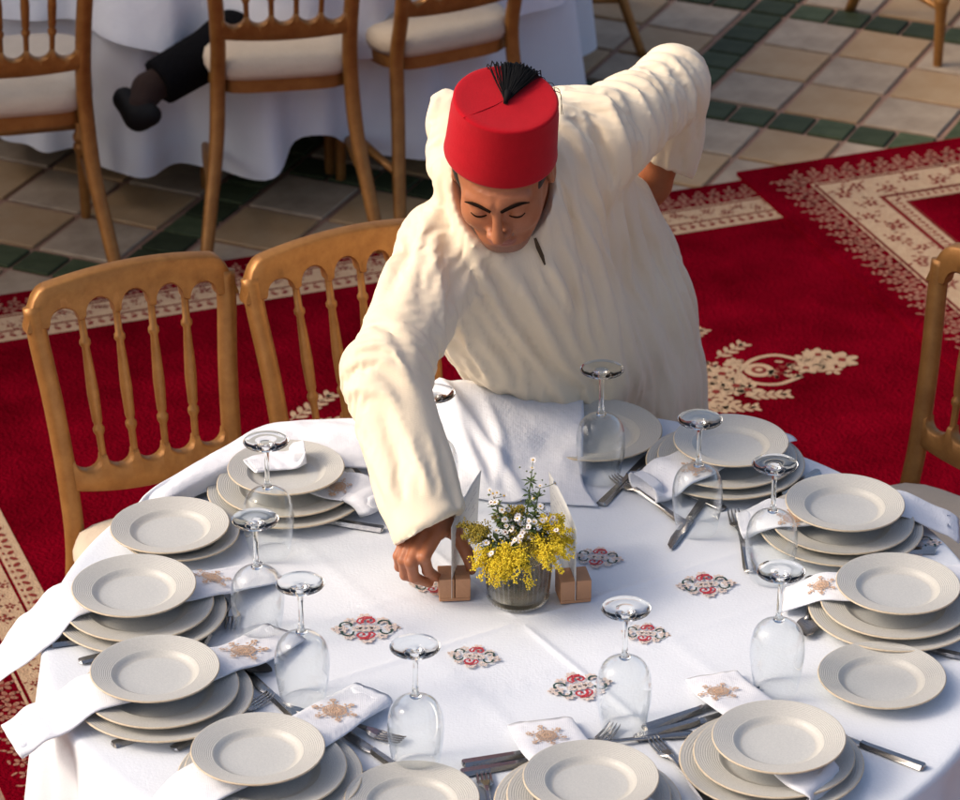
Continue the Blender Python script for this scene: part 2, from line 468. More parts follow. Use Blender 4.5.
def rug(name, t0, t1, n0, n1, z0, label, spec, field):
    """rug in its own frame: x along RT, y along RN; spec gives the border widths"""
    root = empty(name, (0, 0, 0), math.atan2(RT.y, RT.x))
    tag(root, label, 'rug', 'red patterned rugs on the courtyard floor')
    th = .010
    nx, ny = 60, 90
    xs = np.linspace(t0, t1, nx); ys = np.linspace(n0, n1, ny)
    b = MB(); vs = []; fs = []
    for j, y in enumerate(ys):
        for i, x in enumerate(xs):
            vs.append((x, y, z0 + th + .0))
    for j in range(ny - 1):
        for i in range(nx - 1):
            fs.append((j * nx + i, j * nx + i + 1, (j + 1) * nx + i + 1, (j + 1) * nx + i))
    b.add(vs, fs)
    rim = [(t0, n0), (t1, n0), (t1, n1), (t0, n1)]
    b.add([(x, y, z0) for x, y in rim] + [(x, y, z0 + th) for x, y in rim], [(0, 1, 5, 4), (1, 2, 6, 5), (2, 3, 7, 6), (3, 0, 4, 7), (3, 2, 1, 0)])
    b.build('pile', M['red_pile'], root, shade=False)
    z = z0 + th
    band = MB()
    def ring(o0, o1, zz, mi):
        a = [(t0 + o0, n0 + o0), (t1 - o0, n0 + o0), (t1 - o0, n1 - o0), (t0 + o0, n1 - o0)]
        c = [(t0 + o1, n0 + o1), (t1 - o1, n0 + o1), (t1 - o1, n1 - o1), (t0 + o1, n1 - o1)]
        band.add([(x, y, zz) for x, y in a + c], [(0, 1, 5, 4), (1, 2, 6, 5), (2, 3, 7, 6), (3, 0, 4, 7)], mi)
    def along(o, step, fn, phase=0.0):
        for (ax, ay, bx, by) in ((t0 + o, n1 - o, t1 - o, n1 - o), (t0 + o, n0 + o, t0 + o, n1 - o)):
            L = math.hypot(bx - ax, by - ay); an = math.atan2(by - ay, bx - ax)
            k = 0
            while k * step + phase < L:
                d = k * step + phase
                fn((ax + (bx - ax) * d / L, ay + (by - ay) * d / L), an, k); k += 1
    zz = z + .0008
    for kind, o0, o1 in spec:
        w = o1 - o0; mid = (o0 + o1) / 2
        if kind == 'line': ring(o0, o1, zz, 0)
        elif kind == 'wine': ring(o0, o1, zz + .0006, 1)
        elif kind == 'lace':
            def f(c, an, k, w=w):
                for row, sc in ((-.24, .30), (.22, .24)):
                    cc = (c[0] - math.sin(an) * row * w + math.cos(an) * (.25 * w if row > 0 else 0), c[1] + math.cos(an) * row * w + math.sin(an) * (.25 * w if row > 0 else 0))
                    flower(band, cc, w * sc, 2, zz, 5, an + k, 1 if row < 0 else None)
                    for s_ in (-1, 1):
                        e = (cc[0] + math.cos(an + s_ * 1.2) * w * .33, cc[1] + math.sin(an + s_ * 1.2) * w * .33)
                        band.disc(e, w * .12, w * .05, an + s_ * .7 + k, 7, zz, 2)
            along(mid, w * .60, f, w * .2)
        elif kind == 'cream':
            ring(o0, o1, zz, 0)
            def f(c, an, k, w=w):
                r2 = random.Random(k + int(1000 * o0))
                off = (-.18 if k % 2 else .18) * w
                cc = (c[0] - math.sin(an) * off, c[1] + math.cos(an) * off)
                flower(band, cc, w * r2.uniform(.15, .21), 1, zz + .0008, 5, r2.uniform(0, 6), 0)
                for m_ in range(7):
                    q = r2.uniform(0, 6.28); d = w * r2.uniform(.25, .42)
                    band.disc((cc[0] + math.cos(q) * d * .8, c[1] * 0 + cc[1] + math.sin(q) * d * .8), w * r2.uniform(.05, .09), w * .03, r2.uniform(0, 3), 7, zz + .0008, 1)
            along(mid, w * .62, f, w * .3)
        elif kind == 'fine':
            ring(o0, o1, zz, 0)
            def f(c, an, k, w=w):
                band.disc(c, w * .22, w * .13, an + .8 * (-1) ** k, 7, zz + .0008, 1)
                band.disc((c[0] - math.sin(an) * w * .32, c[1] + math.cos(an) * w * .32), w * .13, w * .07, an, 6, zz + .0008, 1)
            along(mid, w * .55, f, w * .3)
    tag(band.build('border_pattern', [M['cream_pile'], M['wine_pile'], M['rose_pile']], root, shade=False), kind='stuff')
    for fl_ in field or ():
        fm = MB(); fl_(fm, zz); tag(fm.build('floral_motif', [M['cream_pile'], M['wine_pile']], root, shade=False), kind='stuff')
    return root

def bouquet(mb, z):
    def q(x, y):
        p = PZ(x, y, .011); return (p.dot(RT), p.dot(RN))
    # vase of scrolls
    def loop(pts, w): mb.ribbon([tuple(p) for p in catmull([q(*p) for p in pts], 6)], w, z)
    loop([(738, 372), (752, 360), (775, 355), (800, 360)], .012)
    loop([(738, 372), (752, 382), (778, 384), (802, 376)], .012)
    mb.disc(q(759, 370), .034, n=16, z=z); mb.disc(q(759, 370), .018, n=12, z=z + .0006, mi=1); mb.disc(q(759, 370), .009, n=10, z=z + .001)
    r2 = random.Random(3)
    for k in range(26):
        x, y = r2.uniform(770, 800), r2.uniform(361, 377)
        mb.disc(q(x, y), .011, .005, r2.uniform(0, 3), 6, z, 0 if k % 3 else 1)
    for k in range(30):
        a = r2.uniform(0, 6.28); d = r2.uniform(0, 1) ** .5
        x, y = 824 + 26 * d * math.cos(a), 361 + 11 * d * math.sin(a)
        flower(mb, q(x, y), r2.uniform(.012, .026), 0, z + .0002 * (k % 4), 5, a)
    for (x, y, s) in ((842, 360, .04), (818, 355, .034), (806, 368, .03)):
        flower(mb, q(x, y), s, 0, z + .001, 6, x)
        mb.disc(q(x, y), s * .25, n=8, z=z + .0016, mi=1)
    # flowers spilling to the near side and towards the robe
    for k in range(46):
        x = r2.uniform(702, 742); y = 362 + r2.uniform(0, 1) * 48
        if x > 730 and y > 395: continue
        flower(mb, q(x, y), r2.uniform(.014, .028), 0, z + .0002 * (k % 4), 5, r2.uniform(0, 6), 1 if k % 4 == 0 else None)
    leaf_spray(mb, q(716, 358), q(742, 344), .030, 0, z, 4)
    leaf_spray(mb, q(745, 396), q(786, 394), .030, 0, z, 5)
    leaf_spray(mb, q(712, 410), q(755, 407), .028, 0, z, 5)
    leaf_spray(mb, q(690, 338), q(702, 330), .028, 0, z, 3)
    for (x, y) in ((722, 374), (736, 386), (716, 392), (748, 390)):
        flower(mb, q(x, y), .036, 0, z + .001, 5, x * .3, 1)

def side_spray(mb, z):
    def q(x, y):
        p = PZ(x, y, .011); return (p.dot(RT), p.dot(RN))
    # a smaller spray seen between the left chairs
    leaf_spray(mb, q(290, 420), q(330, 395), .034, 0, z, 6)
    leaf_spray(mb, q(300, 425), q(345, 420), .030, 0, z, 5)

rug('rug', -.61, 2.9, -.6, 3.05, 0.0, 'red rug with cream border running under the laid table and gold chairs',
    (('lace', .035, .105), ('line', .112, .118), ('cream', .125, .195), ('fine', .202, .250)), (bouquet, side_spray))
rug('rug', 1.817, 3.6, .2, 3.078, .012, 'red rug with wide beige floral border overlapping the larger rug at right',
    (('lace', .055, .135), ('line', .140, .146), ('cream', .154, .268), ('wine', .272, .276), ('fine', .281, .318), ('wine', .322, .326)), None)

# ------------------------------------------------------------------ unseen wall added at the left to shade the background
wall_root = empty('shade_wall', (-3.4, 5.9, 0))
tag(wall_root, 'ochre plastered wall added beyond the left picture edge to shade the background', 'wall')
M['plaster'] = mat('ochre_plaster', (.42, .27, .16), .9, var=(3, .7, (.34, .21, .12)), bump=(30, .3))
b = MB(); b.box((0, 0, 1.40), (.30, 7.4, 2.60)); b.build('wall_face', M['plaster'], wall_root, shade=False)
b = MB(); b.box((0, 0, .05), (.36, 7.5, .10)); b.build('plinth', M['tile_grey'], wall_root, shade=False)
b = MB(); b.box((0, 0, 2.75), (.40, 7.5, .10)); b.build('coping', M['tile_tan'], wall_root, shade=False)

# ------------------------------------------------------------------ tables and cloths
TC = Vector((.02, .055, 0)); TR = .748; TZ = .75

def table(name, c, r, label):
    root = empty(name, (c.x, c.y, 0)); tag(root, label, 'table')
    b = MB(); b.lathe([(0, .715), (r - .01, .715), (r, .72), (r, .738), (r - .008, .7425), (0, .7425)], 64)
    b.build('table_top', M['table_wood'], root, ang=40)
    for sx in (-1, 1):
        for sy in (-1, 1):
            b = MB(); b.tube([(sx * .42, sy * .42, .714), (sx * .46, sy * .46, .012)], .014, 10)
            b.build('leg', M['dark_metal'], root)
    return root
table('round_table', TC, TR - .012, 'round table under a white embroidered cloth, laid for dinner')

def cloth_mesh(c, r, hem, nf, seed, amp, top_z, n_seg=420, wav=.0, lift=None, wrinkle=.0016):
    """disc with rounded edge and a hanging skirt of folds"""
    ang = np.linspace(0, 2 * np.pi, n_seg, endpoint=False)
    rng = np.random.RandomState(seed)
    ph = rng.rand(6) * 6.28
    fold = (np.sin(nf * ang + ph[0] + 1.3 * np.sin(3 * ang + ph[1])) + .55 * np.sin(1.73 * nf * ang + ph[2] + 1.1 * np.sin(5 * ang)) + .3 * np.sin(2.9 * nf * ang + ph[3]))
    fold = np.sign(fold) * np.abs(fold) ** .85
    low = vnoise(ang / 6.2832 * 9, np.zeros_like(ang) + .5, seed + 3)
    low[-20:] = low[-20:] * np.linspace(1, 0, 20) + low[0] * np.linspace(0, 1, 20)
    V = []; rows = 0
    top_r = np.concatenate([np.linspace(0.02, .8, 34), np.linspace(.815, 1, 14)]) * (r - .012)
    for rr in top_r:
        x, y = rr * np.cos(ang), rr * np.sin(ang)
        z = wrinkle * (vnoise(x * 7 + 20, y * 7 + 20, seed) + .6 * vnoise(x * 17 + 30, y * 15 + 30, seed + 1) - .8)
        # pressed creases of the folded cloth
        for k, (cx, cy, ca) in enumerate(((.0, .0, .55), (.0, .0, .55 + 1.5708), (.31, .0, .55), (-.31, 0, .55), (0, .33, .55 + 1.5708), (0, -.33, .55 + 1.5708))):
            d = (x - cx) * math.sin(ca) - (y - cy) * math.cos(ca)
            z = z + (.0022 if k % 2 else .0018) * np.exp(-(d / .007) ** 2)
        V.append(np.stack([c[0] + x, c[1] + y, top_z + z * (1 if rr < r * .95 else .4)], 1)); rows += 1
    for a in (20, 45, 70, 90):
        a = R(a); rr = r - .012 + .012 * math.sin(a)
        V.append(np.stack([c[0] + rr * np.cos(ang), c[1] + rr * np.sin(ang), np.full(n_seg, top_z - .012 * (1 - math.cos(a)))], 1)); rows += 1
    H = top_z - .012 - hem
    hem_wave = wav * (low - .5) * 2
    for k in range(1, 31):
        t = k / 30
        d = H * t
        rr = r + amp * t ** .7 * fold + .045 * t + .02 * t * (low - .5)
        z = top_z - .012 - d + hem_wave * t
        if lift is not None: z = z + lift(ang) * t
        V.append(np.stack([c[0] + rr * np.cos(ang + .02 * t * fold), c[1] + rr * np.sin(ang + .02 * t * fold), z], 1)); rows += 1
    P = np.concatenate(V)
    faces = []
    for i in range(rows - 1):
        for k in range(n_seg):
            l = (k + 1) % n_seg
            faces.append((i * n_seg + k, i * n_seg + l, (i + 1) * n_seg + l, (i + 1) * n_seg + k))
    faces.append(tuple(reversed(range(n_seg))))
    return P, faces

P_, F_ = cloth_mesh(TC, TR, .06, 17, 4, .045, TZ)
cloth_root = empty('tablecloth', (0, 0, 0))
tag(cloth_root, 'white tablecloth with red and green embroidery on the laid dinner table', 'tablecloth')
mesh_obj('cloth', P_, F_, M['linen'], cloth_root)

# ---- embroidered scroll motifs of the cloth
def spiral(mb, c, s, a0, sg, w, mi, z, turns=1.35):
    pts = []
    n = 26
    for k in range(n):
        t = k / (n - 1)
        r = s * (1 - .80 * t); a = a0 + sg * t * turns * 2 * math.pi
        pts.append((c[0] + r * math.cos(a) * 1.0, c[1] + r * math.sin(a)))
    mb.ribbon(pts, [w * (.75 + .5 * (1 - k / (n - 1))) for k in range(n)], z, mi)
    mb.disc(pts[-1], w * .75, n=8, z=z, mi=mi)

def scroll_mesh():
    mb = MB()
    # pale blossoms
    for x, y, s in ((.040, .0, .013), (-.040, .0, .013), (0, .034, .012), (0, -.034, .012), (.027, .022, .010), (-.027, -.022, .010), (.024, -.024, .010), (-.024, .024, .010), (0, 0, .012), (.014, .0, .009), (-.014, 0, .009)):
        for k in range(6):
            a = k * 1.0472 + x * 50
            mb.disc((x + .62 * s * math.cos(a), y + .62 * s * math.sin(a)), s * .40, s * .32, a, 8, 0, 0)
    # red scrolls
    spiral(mb, (.007, .020), .0125, 3.6, -1, .0038, 1, .0007, 1.1)
    mb.ribbon([(-.007, .013), (-.013, .020), (-.010, .028), (0, .0335), (.012, .032)], .0034, .0007, 1)
    spiral(mb, (-.007, -.020), .0125, .5, -1, .0038, 1, .0007, 1.1)
    mb.ribbon([(.007, -.013), (.013, -.020), (.010, -.028), (0, -.0335), (-.012, -.032)], .0034, .0007, 1)
    # dark green hooks
    for sg in (-1, 1):
        arc = lambda cx, cy, r, a0, a1: [(sg * (cx + r * math.cos(a0 + (a1 - a0) * k / 8)), sg * (cy + r * math.sin(a0 + (a1 - a0) * k / 8))) for k in range(9)]
        mb.ribbon(arc(.029, .012, .009, -.4, 3.4), .0034, .0007, 2)
        mb.ribbon(arc(.031, -.011, .009, 2.6, 6.4), .0034, .0007, 2)
        mb.disc((sg * .0385, sg * .0085), .0028, n=8, z=.0007, mi=2)
        mb.disc((sg * .040, -sg * .0085), .0028, n=8, z=.0007, mi=2)
        mb.disc((sg * .052, -sg * .003), .0035, n=8, z=0, mi=0)
    me = bpy.data.meshes.new('embroidery')
    me.from_pydata(mb.v, [], mb.f); me.polygons.foreach_set('material_index', mb.m)
    for k in ('beige_thread', 'red_thread', 'green_thread'): me.materials.append(M[k])
    return me
scr = scroll_mesh()
for (x, y, a, s) in ((366, 630, 5, 1.0), (474, 658, -12, .78), (580, 688, 20, .95), (646, 635, -8, .72), (706, 586, 8, .9), (598, 559, -10, .78), (912, 546, 10, .9), (436, 586, 0, .8)):
    p = PZ(x, y, TZ)
    o = bpy.data.objects.new('embroidery', scr); COL.objects.link(o); o.parent = cloth_root
    o.location = (p.x, p.y, TZ + .0035); o.rotation_euler = (0, 0, R(a)); o.scale = (s, s, 1)

# ---- second cloth, lifted and bunched at the back of the table
def sheet(name, rows, nu, nv, mats, parent, thick=.0025, disp=None):
    """smooth sheet through rows of (x,y,z) control points"""
    rows = [[p for p in catmull(r, 10)] for r in rows]
    m = min(len(r) for r in rows)
    cols = []
    for k in range(m):
        cols.append(catmull([r[k] for r in rows], 10))
    G = np.array(cols)                       # along, across, 3
    if disp is not None: G = disp(G)
    a, b, _ = G.shape
    top = G.reshape(-1, 3)
    f = [(i * b + j, i * b + j + 1, (i + 1) * b + j + 1, (i + 1) * b + j) for i in range(a - 1) for j in range(b - 1)]
    o = mesh_obj(name, top, f, mats, parent)
    md = o.modifiers.new('thickness', 'SOLIDIFY'); md.thickness = thick; md.offset = 0
    return o

overlay = empty('overlay_cloth', (0, 0, 0))
tag(overlay, 'plain white cloth bunched up and rolled along the back edge of the laid table', 'cloth')
def pts(*a): return [tuple(PZ(*p)) for p in a]
def roll_disp(G):
    u, v = np.meshgrid(np.arange(G.shape[0]), np.arange(G.shape[1]), indexing='ij')
    G = G.copy()
    G[..., 2] += .006 * (vnoise(u * .10, v * .22, 8) - .5) * np.sin(np.pi * v / v.max()) + .004 * (vnoise(u * .3, v * .3, 9) - .5)
    return G
sheet('rolled_edge', [
    pts((118, 560, .62), (140, 535, .64), (200, 500, .64), (262, 470, .66), (330, 455, .68), (392, 448, .68)),
    pts((128, 518, .752), (150, 494, .765), (205, 462, .772), (262, 432, .775), (325, 424, .782), (392, 420, .80)),
    pts((140, 508, .764), (165, 484, .785), (222, 452, .795), (275, 424, .800), (330, 424, .805), (392, 424, .815)),
    pts((150, 512, .762), (178, 490, .785), (232, 462, .795), (282, 440, .798), (330, 446, .802), (392, 450, .80)),
    pts((158, 517, .756), (186, 500, .762), (240, 478, .768), (285, 455, .792), (335, 466, .790), (392, 470, .775)),
], 0, 0, M['napkin'], overlay, disp=roll_disp)
def bunch_disp(G):
    u, v = np.meshgrid(np.linspace(0, 1, G.shape[0]), np.linspace(0, 1, G.shape[1]), indexing='ij')
    G = G.copy()
    z = .018 * np.exp(-((u - .30 - .10 * v) / .035) ** 2) * np.sin(np.pi * np.clip(v * 1.05, 0, 1)) \
        + .022 * np.exp(-((u - .62 + .35 * (1 - v)) / .05) ** 2) * (1 - v * .7) \
        + .010 * np.exp(-((u - .47 - .06 * np.sin(4 * v)) / .03) ** 2) * np.sin(np.pi * v) \
        - .008 * np.exp(-((u - .20) / .04) ** 2) * np.sin(np.pi * v) \
        + .008 * (vnoise(u * 9, v * 5, 2) - .5) * np.sin(np.pi * np.clip(v, .1, .9))
    G[..., 2] += z * np.minimum(1, (1 - u) * 8)
    return G
sheet('bunched_fold', [
    pts((392, 420, .80), (425, 398, .82), (462, 380, .84), (505, 392, .81), (545, 398, .785), (583, 396, .775)),
    pts((396, 440, .785), (430, 424, .80), (468, 412, .815), (510, 424, .80), (548, 424, .785), (584, 420, .778)),
    pts((402, 462, .765), (436, 450, .775), (476, 446, .785), (515, 452, .782), (550, 450, .775), (583, 450, .772)),
    pts((412, 482, .758), (446, 474, .762), (484, 474, .765), (518, 476, .765), (552, 478, .762), (583, 482, .760)),
    pts((428, 498, .7565), (458, 496, .757), (492, 500, .757), (522, 502, .757), (556, 503, .757), (598, 506, .7565)),
], 0, 0, M['napkin'], overlay, disp=bunch_disp)

# ---- table of the background
BC = Vector((-.62, 4.16, 0))
table('round_table', BC, .80, 'round table under floor length white cloth in the background at top left')
P_, F_ = cloth_mesh(BC, .81, .09, 13, 11, .045, TZ, n_seg=300, wav=.06, lift=lambda a: .10 * np.exp(-((a - R(282)) / .13) ** 2))
o = mesh_obj('tablecloth', P_, F_, M['linen']); tag(o, 'plain white floor length tablecloth on the background table', 'tablecloth')
P_, F_ = cloth_mesh(BC, .84, .44, 11, 23, .030, TZ + .008, n_seg=300, wav=.09)
o = mesh_obj('table_topper', P_, F_, M['napkin']); tag(o, 'shorter white topper with uneven hem over the background tablecloth', 'tablecloth')

# ------------------------------------------------------------------ gilded chairs
def make_chair():
    root = empty('gilded_chair')
    PLY = lambda h: .185 + max(0, h - .45) * .20                  # the backrest leans away
    fm = lambda s, h, d: (s, PLY(h) + d + 0.35 * s * s, h)
    # back posts with the rear legs
    for sg in (-1, 1):
        b = MB()
        path = [(sg * .215, .305, 0), (sg * .195, .262, .12), (sg * .170, .212, .28), (sg * .160, .190, .43), (sg * .158, PLY(.55) + .008, .55), (sg * .166, PLY(.70) + .010, .70), (sg * .178, PLY(.82) + .012, .82), (sg * .182, PLY(.885) + .012, .885)]
        p = [tuple(q) for q in catmull(path, 5)]
        b.tube(p, [.016 + .003 * min(1, k / 12) for k in range(len(p))], 10, flat=.85, side=(1, 0, 0))
        b.build('back_post', M['gold'], root)
    # top rail: arched above, five scallops below
    xs = [-.1640, -.0985, -.0330, .0330, .0985, .1640]
    def strip_rail(name, S, top, bot, d0, d1):
        b = MB(); vs = []; n = len(S)
        for s in S:
            ht, hb = top(s), bot(s)
            e = min(.004, (ht - hb) * .25)
            for h, d in ((hb + e, d0), (hb, d0 + .004), (hb, d1 - .004), (hb + e, d1), ((ht + hb) / 2, d1), (ht - e, d1), (ht, d1 - .004), (ht, d0 + .004), (ht - e, d0), ((ht + hb) / 2, d0)):
                vs.append(fm(s, h, d))
        m = 10
        fs = [(i * m + k, i * m + (k + 1) % m, (i + 1) * m + (k + 1) % m, (i + 1) * m + k) for i in range(n - 1) for k in range(m)]
        fs += [tuple(reversed(range(m))), tuple(range((n - 1) * m, n * m))]
        b.add(vs, fs)
        o = b.build(name, M['gold'], root)
        bm = bmesh.new(); bm.from_mesh(o.data); bmesh.ops.recalc_face_normals(bm, faces=bm.faces); bm.to_mesh(o.data); bm.free()
        auto_smooth(o, 50)
    def top_h(s):
        e = abs(s) / .200
        return .938 - .028 * e * e - (.060 * ((e - .78) / .22) ** 2.6 if e > .78 else 0)
    def arch(s):
        for i in range(5):
            mid = (xs[i] + xs[i + 1]) / 2; w = (xs[i + 1] - xs[i]) / 2 - .006
            if abs(s - mid) < w:
                base = .858 - .012 * (mid / .164) ** 2; tp = .892 - .022 * (mid / .164) ** 2
                return base + (tp - base) * math.sqrt(max(0, 1 - ((s - mid) / w) ** 2))
        return .856 - .010 * (s / .164) ** 2
    S = sorted(set([round(-.200 + .4 * k / 40, 5) for k in range(41)] + [round((xs[i] + xs[i + 1]) / 2 + ((xs[i + 1] - xs[i]) / 2 - .006) * math.cos(math.pi * k / 14) * .9999, 5) for i in range(5) for k in range(15)]))
    strip_rail('top_rail', S, top_h, arch, -.013, .017)
    # lower rail: five hollows above
    xl = [-.148, -.0885, -.0295, .0295, .0885, .148]
    def hollow(s):
        for i in range(5):
            mid = (xl[i] + xl[i + 1]) / 2; w = (xl[i + 1] - xl[i]) / 2 - .005
            if abs(s - mid) < w: return .602 - .024 * math.sqrt(max(0, 1 - ((s - mid) / w) ** 2))
        return .602
    S = sorted(set([round(-.160 + .32 * k / 32, 5) for k in range(33)] + [round((xl[i] + xl[i + 1]) / 2 + ((xl[i + 1] - xl[i]) / 2 - .005) * math.cos(math.pi * k / 14) * .9999, 5) for i in range(5) for k in range(15)]))
    strip_rail('lower_rail', S, hollow, lambda s: .532 + .016 * (s / .16) ** 2, -.012, .014)
    # four turned spindles
    for i in range(1, 5):
        a = Vector(fm(xl[i], .592, .001)); c = Vector(fm(xs[i], .866, .002))
        d = c - a; q = d.to_track_quat('Z', 'Y').to_matrix().to_4x4(); q.translation = a
        L = d.length
        pr = [(0, .0065), (.16, .0068), (.19, .0105), (.215, .0107), (.235, .0070), (.26, .0092), (.45, .0110), (.60, .0092), (.755, .0070), (.775, .0104), (.80, .0104), (.82, .0070), (1, .0065)]
        b = MB(); b.lathe([(r, t * L) for t, r in pr], 12, q)
        b.build('spindle', M['gold'], root)
    # seat frame
    b = MB()
    ring = []
    for k in range(40):
        a = 2 * math.pi * k / 40
        x, y = math.cos(a), math.sin(a)
        e = 5
        rr = (abs(x) ** e + abs(y) ** e) ** (-1 / e)
        px, py_ = x * rr, y * rr
        wd = .182 - .008 * py_
        ring.append((px * wd, py_ * .195))
    n = len(ring)
    def loop(s, z): return [(x * s, y * s, z) for x, y in ring]
    vs = loop(1, .395) + loop(1.0, .430); fs = [(k, (k + 1) % n, n + (k + 1) % n, n + k) for k in range(n)] + [tuple(reversed(range(n))), tuple(range(n, 2 * n))]
    b.add(vs, fs); b.build('seat_frame', M['gold'], root, ang=40)
    b = MB()
    vs = loop(1.02, .4295) + loop(1.055, .445) + loop(1.055, .462) + loop(1.02, .478) + loop(.93, .488) + loop(.7, .494) + loop(.3, .497)
    fs = []
    for i in range(6):
        fs += [(i * n + k, i * n + (k + 1) % n, (i + 1) * n + (k + 1) % n, (i + 1) * n + k) for k in range(n)]
    fs += [tuple(reversed(range(n))), tuple(range(6 * n, 7 * n))]
    b.add(vs, fs); b.build('seat', M['cushion'], root)
    # turned front legs
    for sg in (-1, 1):
        b = MB()
        pr = [(.012, 0), (.013, .01), (.015, .13), (.017, .175), (.022, .185), (.022, .197), (.017, .203), (.022, .21), (.022, .222), (.017, .23), (.019, .30), (.021, .396)]
        b.lathe(pr, 14, Matrix.Translation((sg * .172, -.165, 0)))
        b.lathe([(.0001, 0), (.012, 0)], 14, Matrix.Translation((sg * .172, -.165, 0)))
        b.build('front_leg', M['gold'], root)
        b = MB(); b.tube([(sg * .172, -.165, .165), (sg * .180, .02, .160), (sg * .190, .247, .155)], [.009, .0125, .009], 8)
        b.build('stretcher', M['gold'], root)
    b = MB(); b.tube([(-.172, -.165, .245), (0, -.165, .245), (.172, -.165, .245)], [.009, .0125, .009], 8)
    b.build('stretcher', M['gold'], root)
    return root

chair0 = make_chair()
CH = [  # position of the backrest centre, heading of the backrest, label
    ((-.657, .950), 25, 0, 'empty gold chair with spindle back at left, nearest the rolled cloth'),
    ((-.285, 1.085), 30, 0, 'gold chair half hidden behind the reaching arm of the man'),
    ((.915, .955), -42, 0, 'gold chair cut by the right edge, standing on the red rug'),
    ((-1.11, 2.83), 11, 180, 'gilded chair with cream seat at far top left by background table'),
    ((-.50, 3.07), 9, 180, 'gilded chair with cream seat in the middle of the background row'),
    ((-.07, 3.27), 29, 180, 'gilded chair behind the fez, right end of the background row'),
]
used = False
for (px, py_), a, flip, lab in CH:
    c = copy_tree(chair0) if used else chair0
    used = True
    rz = R(a + flip)
    off = Matrix.Rotation(rz, 3, 'Z') @ Vector((0, .26, 0))
    c.location = (px - off.x, py_ - off.y, .012 if flip == 0 else .004)
    c.rotation_euler = (0, 0, rz)
    tag(c, lab, 'chair', 'gilded banquet chairs')
for (x, y), a, lab in (((.085, 4.56), -85, 'chair of which only gold legs and stretcher show above the raised elbow'), ((1.32, 4.51), 20, 'chair at top right of which only gold legs show on the tiles')):
    c = copy_tree(chair0); c.location = (x, y, .004); c.rotation_euler = (0, 0, R(a)); tag(c, lab, 'chair', 'gilded banquet chairs')

# ------------------------------------------------------------------ plates
def plate_mesh(name, Rr, H=.021):
    b = MB()
    n = 72
    fr = Rr * .60
    up = [(.0005, .0055), (Rr * .30, .0055), (Rr * .54, .0058)]
    wall = [(Rr * .585, .0066), (Rr * .625, .0098), (Rr * .655, .0125)]
    rim = []
    m = 64
    for k in range(m):
        t = k / (m - 1)
        r = Rr * (.675 + .305 * t)
        z = .0135 + (H - .0135) * t + .00022 * math.sin(t * 2 * math.pi * 10.5) * (1 if t < .93 else 0)
        rim.append((r, z))
    lip = [(Rr * .985, H + .0002), (Rr * .995, H - .0004), (Rr, H - .0016), (Rr * .994, H - .0028)]
    und = [(Rr * .97, H - .0042), (Rr * .70, .0080), (fr + .006, .0030), (fr + .003, 0), (fr - .002, 0), (fr - .004, .0022), (.0005, .0022)]
    b.lathe(up, n, mi=1)
    b.lathe([up[-1]] + wall + [rim[0]], n, mi=0)
    b.lathe(rim + [lip[0]], n, mi=0)
    b.lathe(lip, n, mi=2)
    b.lathe([lip[-1]] + und, n, mi=0)
    me = bpy.data.meshes.new(name); me.from_pydata(b.v, [], b.f)
    me.polygons.foreach_set('material_index', b.m)
    bm = bmesh.new(); bm.from_mesh(me); bmesh.ops.remove_doubles(bm, verts=bm.verts, dist=1e-5)
    bmesh.ops.recalc_face_normals(bm, faces=bm.faces); bm.to_mesh(me); bm.free()
    smooth(me)
    for k in ('plate', 'plate_well', 'plate_edge'): me.materials.append(M[k])
    return me
PL = {'small': plate_mesh('side_plate', .0975), 'mid': plate_mesh('dinner_plate', .1180, .020), 'big': plate_mesh('charger_plate', .1350, .020)}
PNAME = {'small': 'side_plate', 'mid': 'dinner_plate', 'big': 'charger_plate'}
prng = random.Random(12)
def put_plate(kind, x, y, z, label, tilt=(0, 0)):
    o = bpy.data.objects.new(PNAME[kind], PL[kind]); COL.objects.link(o)
    o.location = (x, y, z); o.rotation_euler = (tilt[0], tilt[1], prng.uniform(0, 6.28))
    tag(o, label, 'plate', 'stoneware plates laid on the table'); return o
CZ = TZ + .0028             # what stands on the cloth stands here
# rim centre of the topmost plate in the photo, shift of the lower plates (mm), where
STACKS = [
    ((134, 585), (9, -2), 'whose napkin hangs farthest off the left table edge'),
    ((155, 668), (12, -2), 'with an open rolled napkin at left'),
    ((258, 748), (16, -2), 'at the lower left'),
    ((591, 776), (-4, 0), 'nearest the bottom edge, right of the lone bottom plate'),
    ((779, 736), (-9, 4), 'at the lower right whose napkin crosses downwards'),
    ((898, 583), (-4, 0), 'at the right edge, above the lone right plate'),
    ((845, 502), (-5, 0), 'second from the man on the right side'),
    ((731, 440), (-8, 6), 'right beside the robe, nearest the floral rug motif'),
    ((286, 467), (2, 4), 'under the rolled cloth, nearest the sleeve'),
]
SC = []
for (px, py_), (dx, dy), where in STACKS:
    zt = CZ + .0430
    p = PZ(px, py_, zt + .020)
    q = Vector((p.x + dx / 1000, p.y + dy / 1000, 0))
    SC.append((p, q))
    put_plate('big', q.x, q.y, CZ, 'widest bottom plate of the stack ' + where)
    put_plate('mid', q.x + (p.x - q.x) * .35, q.y + (p.y - q.y) * .35, CZ + .0128, 'middle plate of the stack ' + where)
    put_plate('small', p.x, p.y, zt, 'top side plate of the stack ' + where, (prng.uniform(-.012, .012), prng.uniform(-.012, .012)))
p = PZ(180, 531, CZ + .021); put_plate('small', p.x, p.y, CZ, 'lower of the two side plates nearest the left gold chair')
p = PZ(170, 524, CZ + .034); put_plate('small', p.x, p.y, CZ + .0128, 'upper of the two side plates nearest the left gold chair', (.02, -.01))
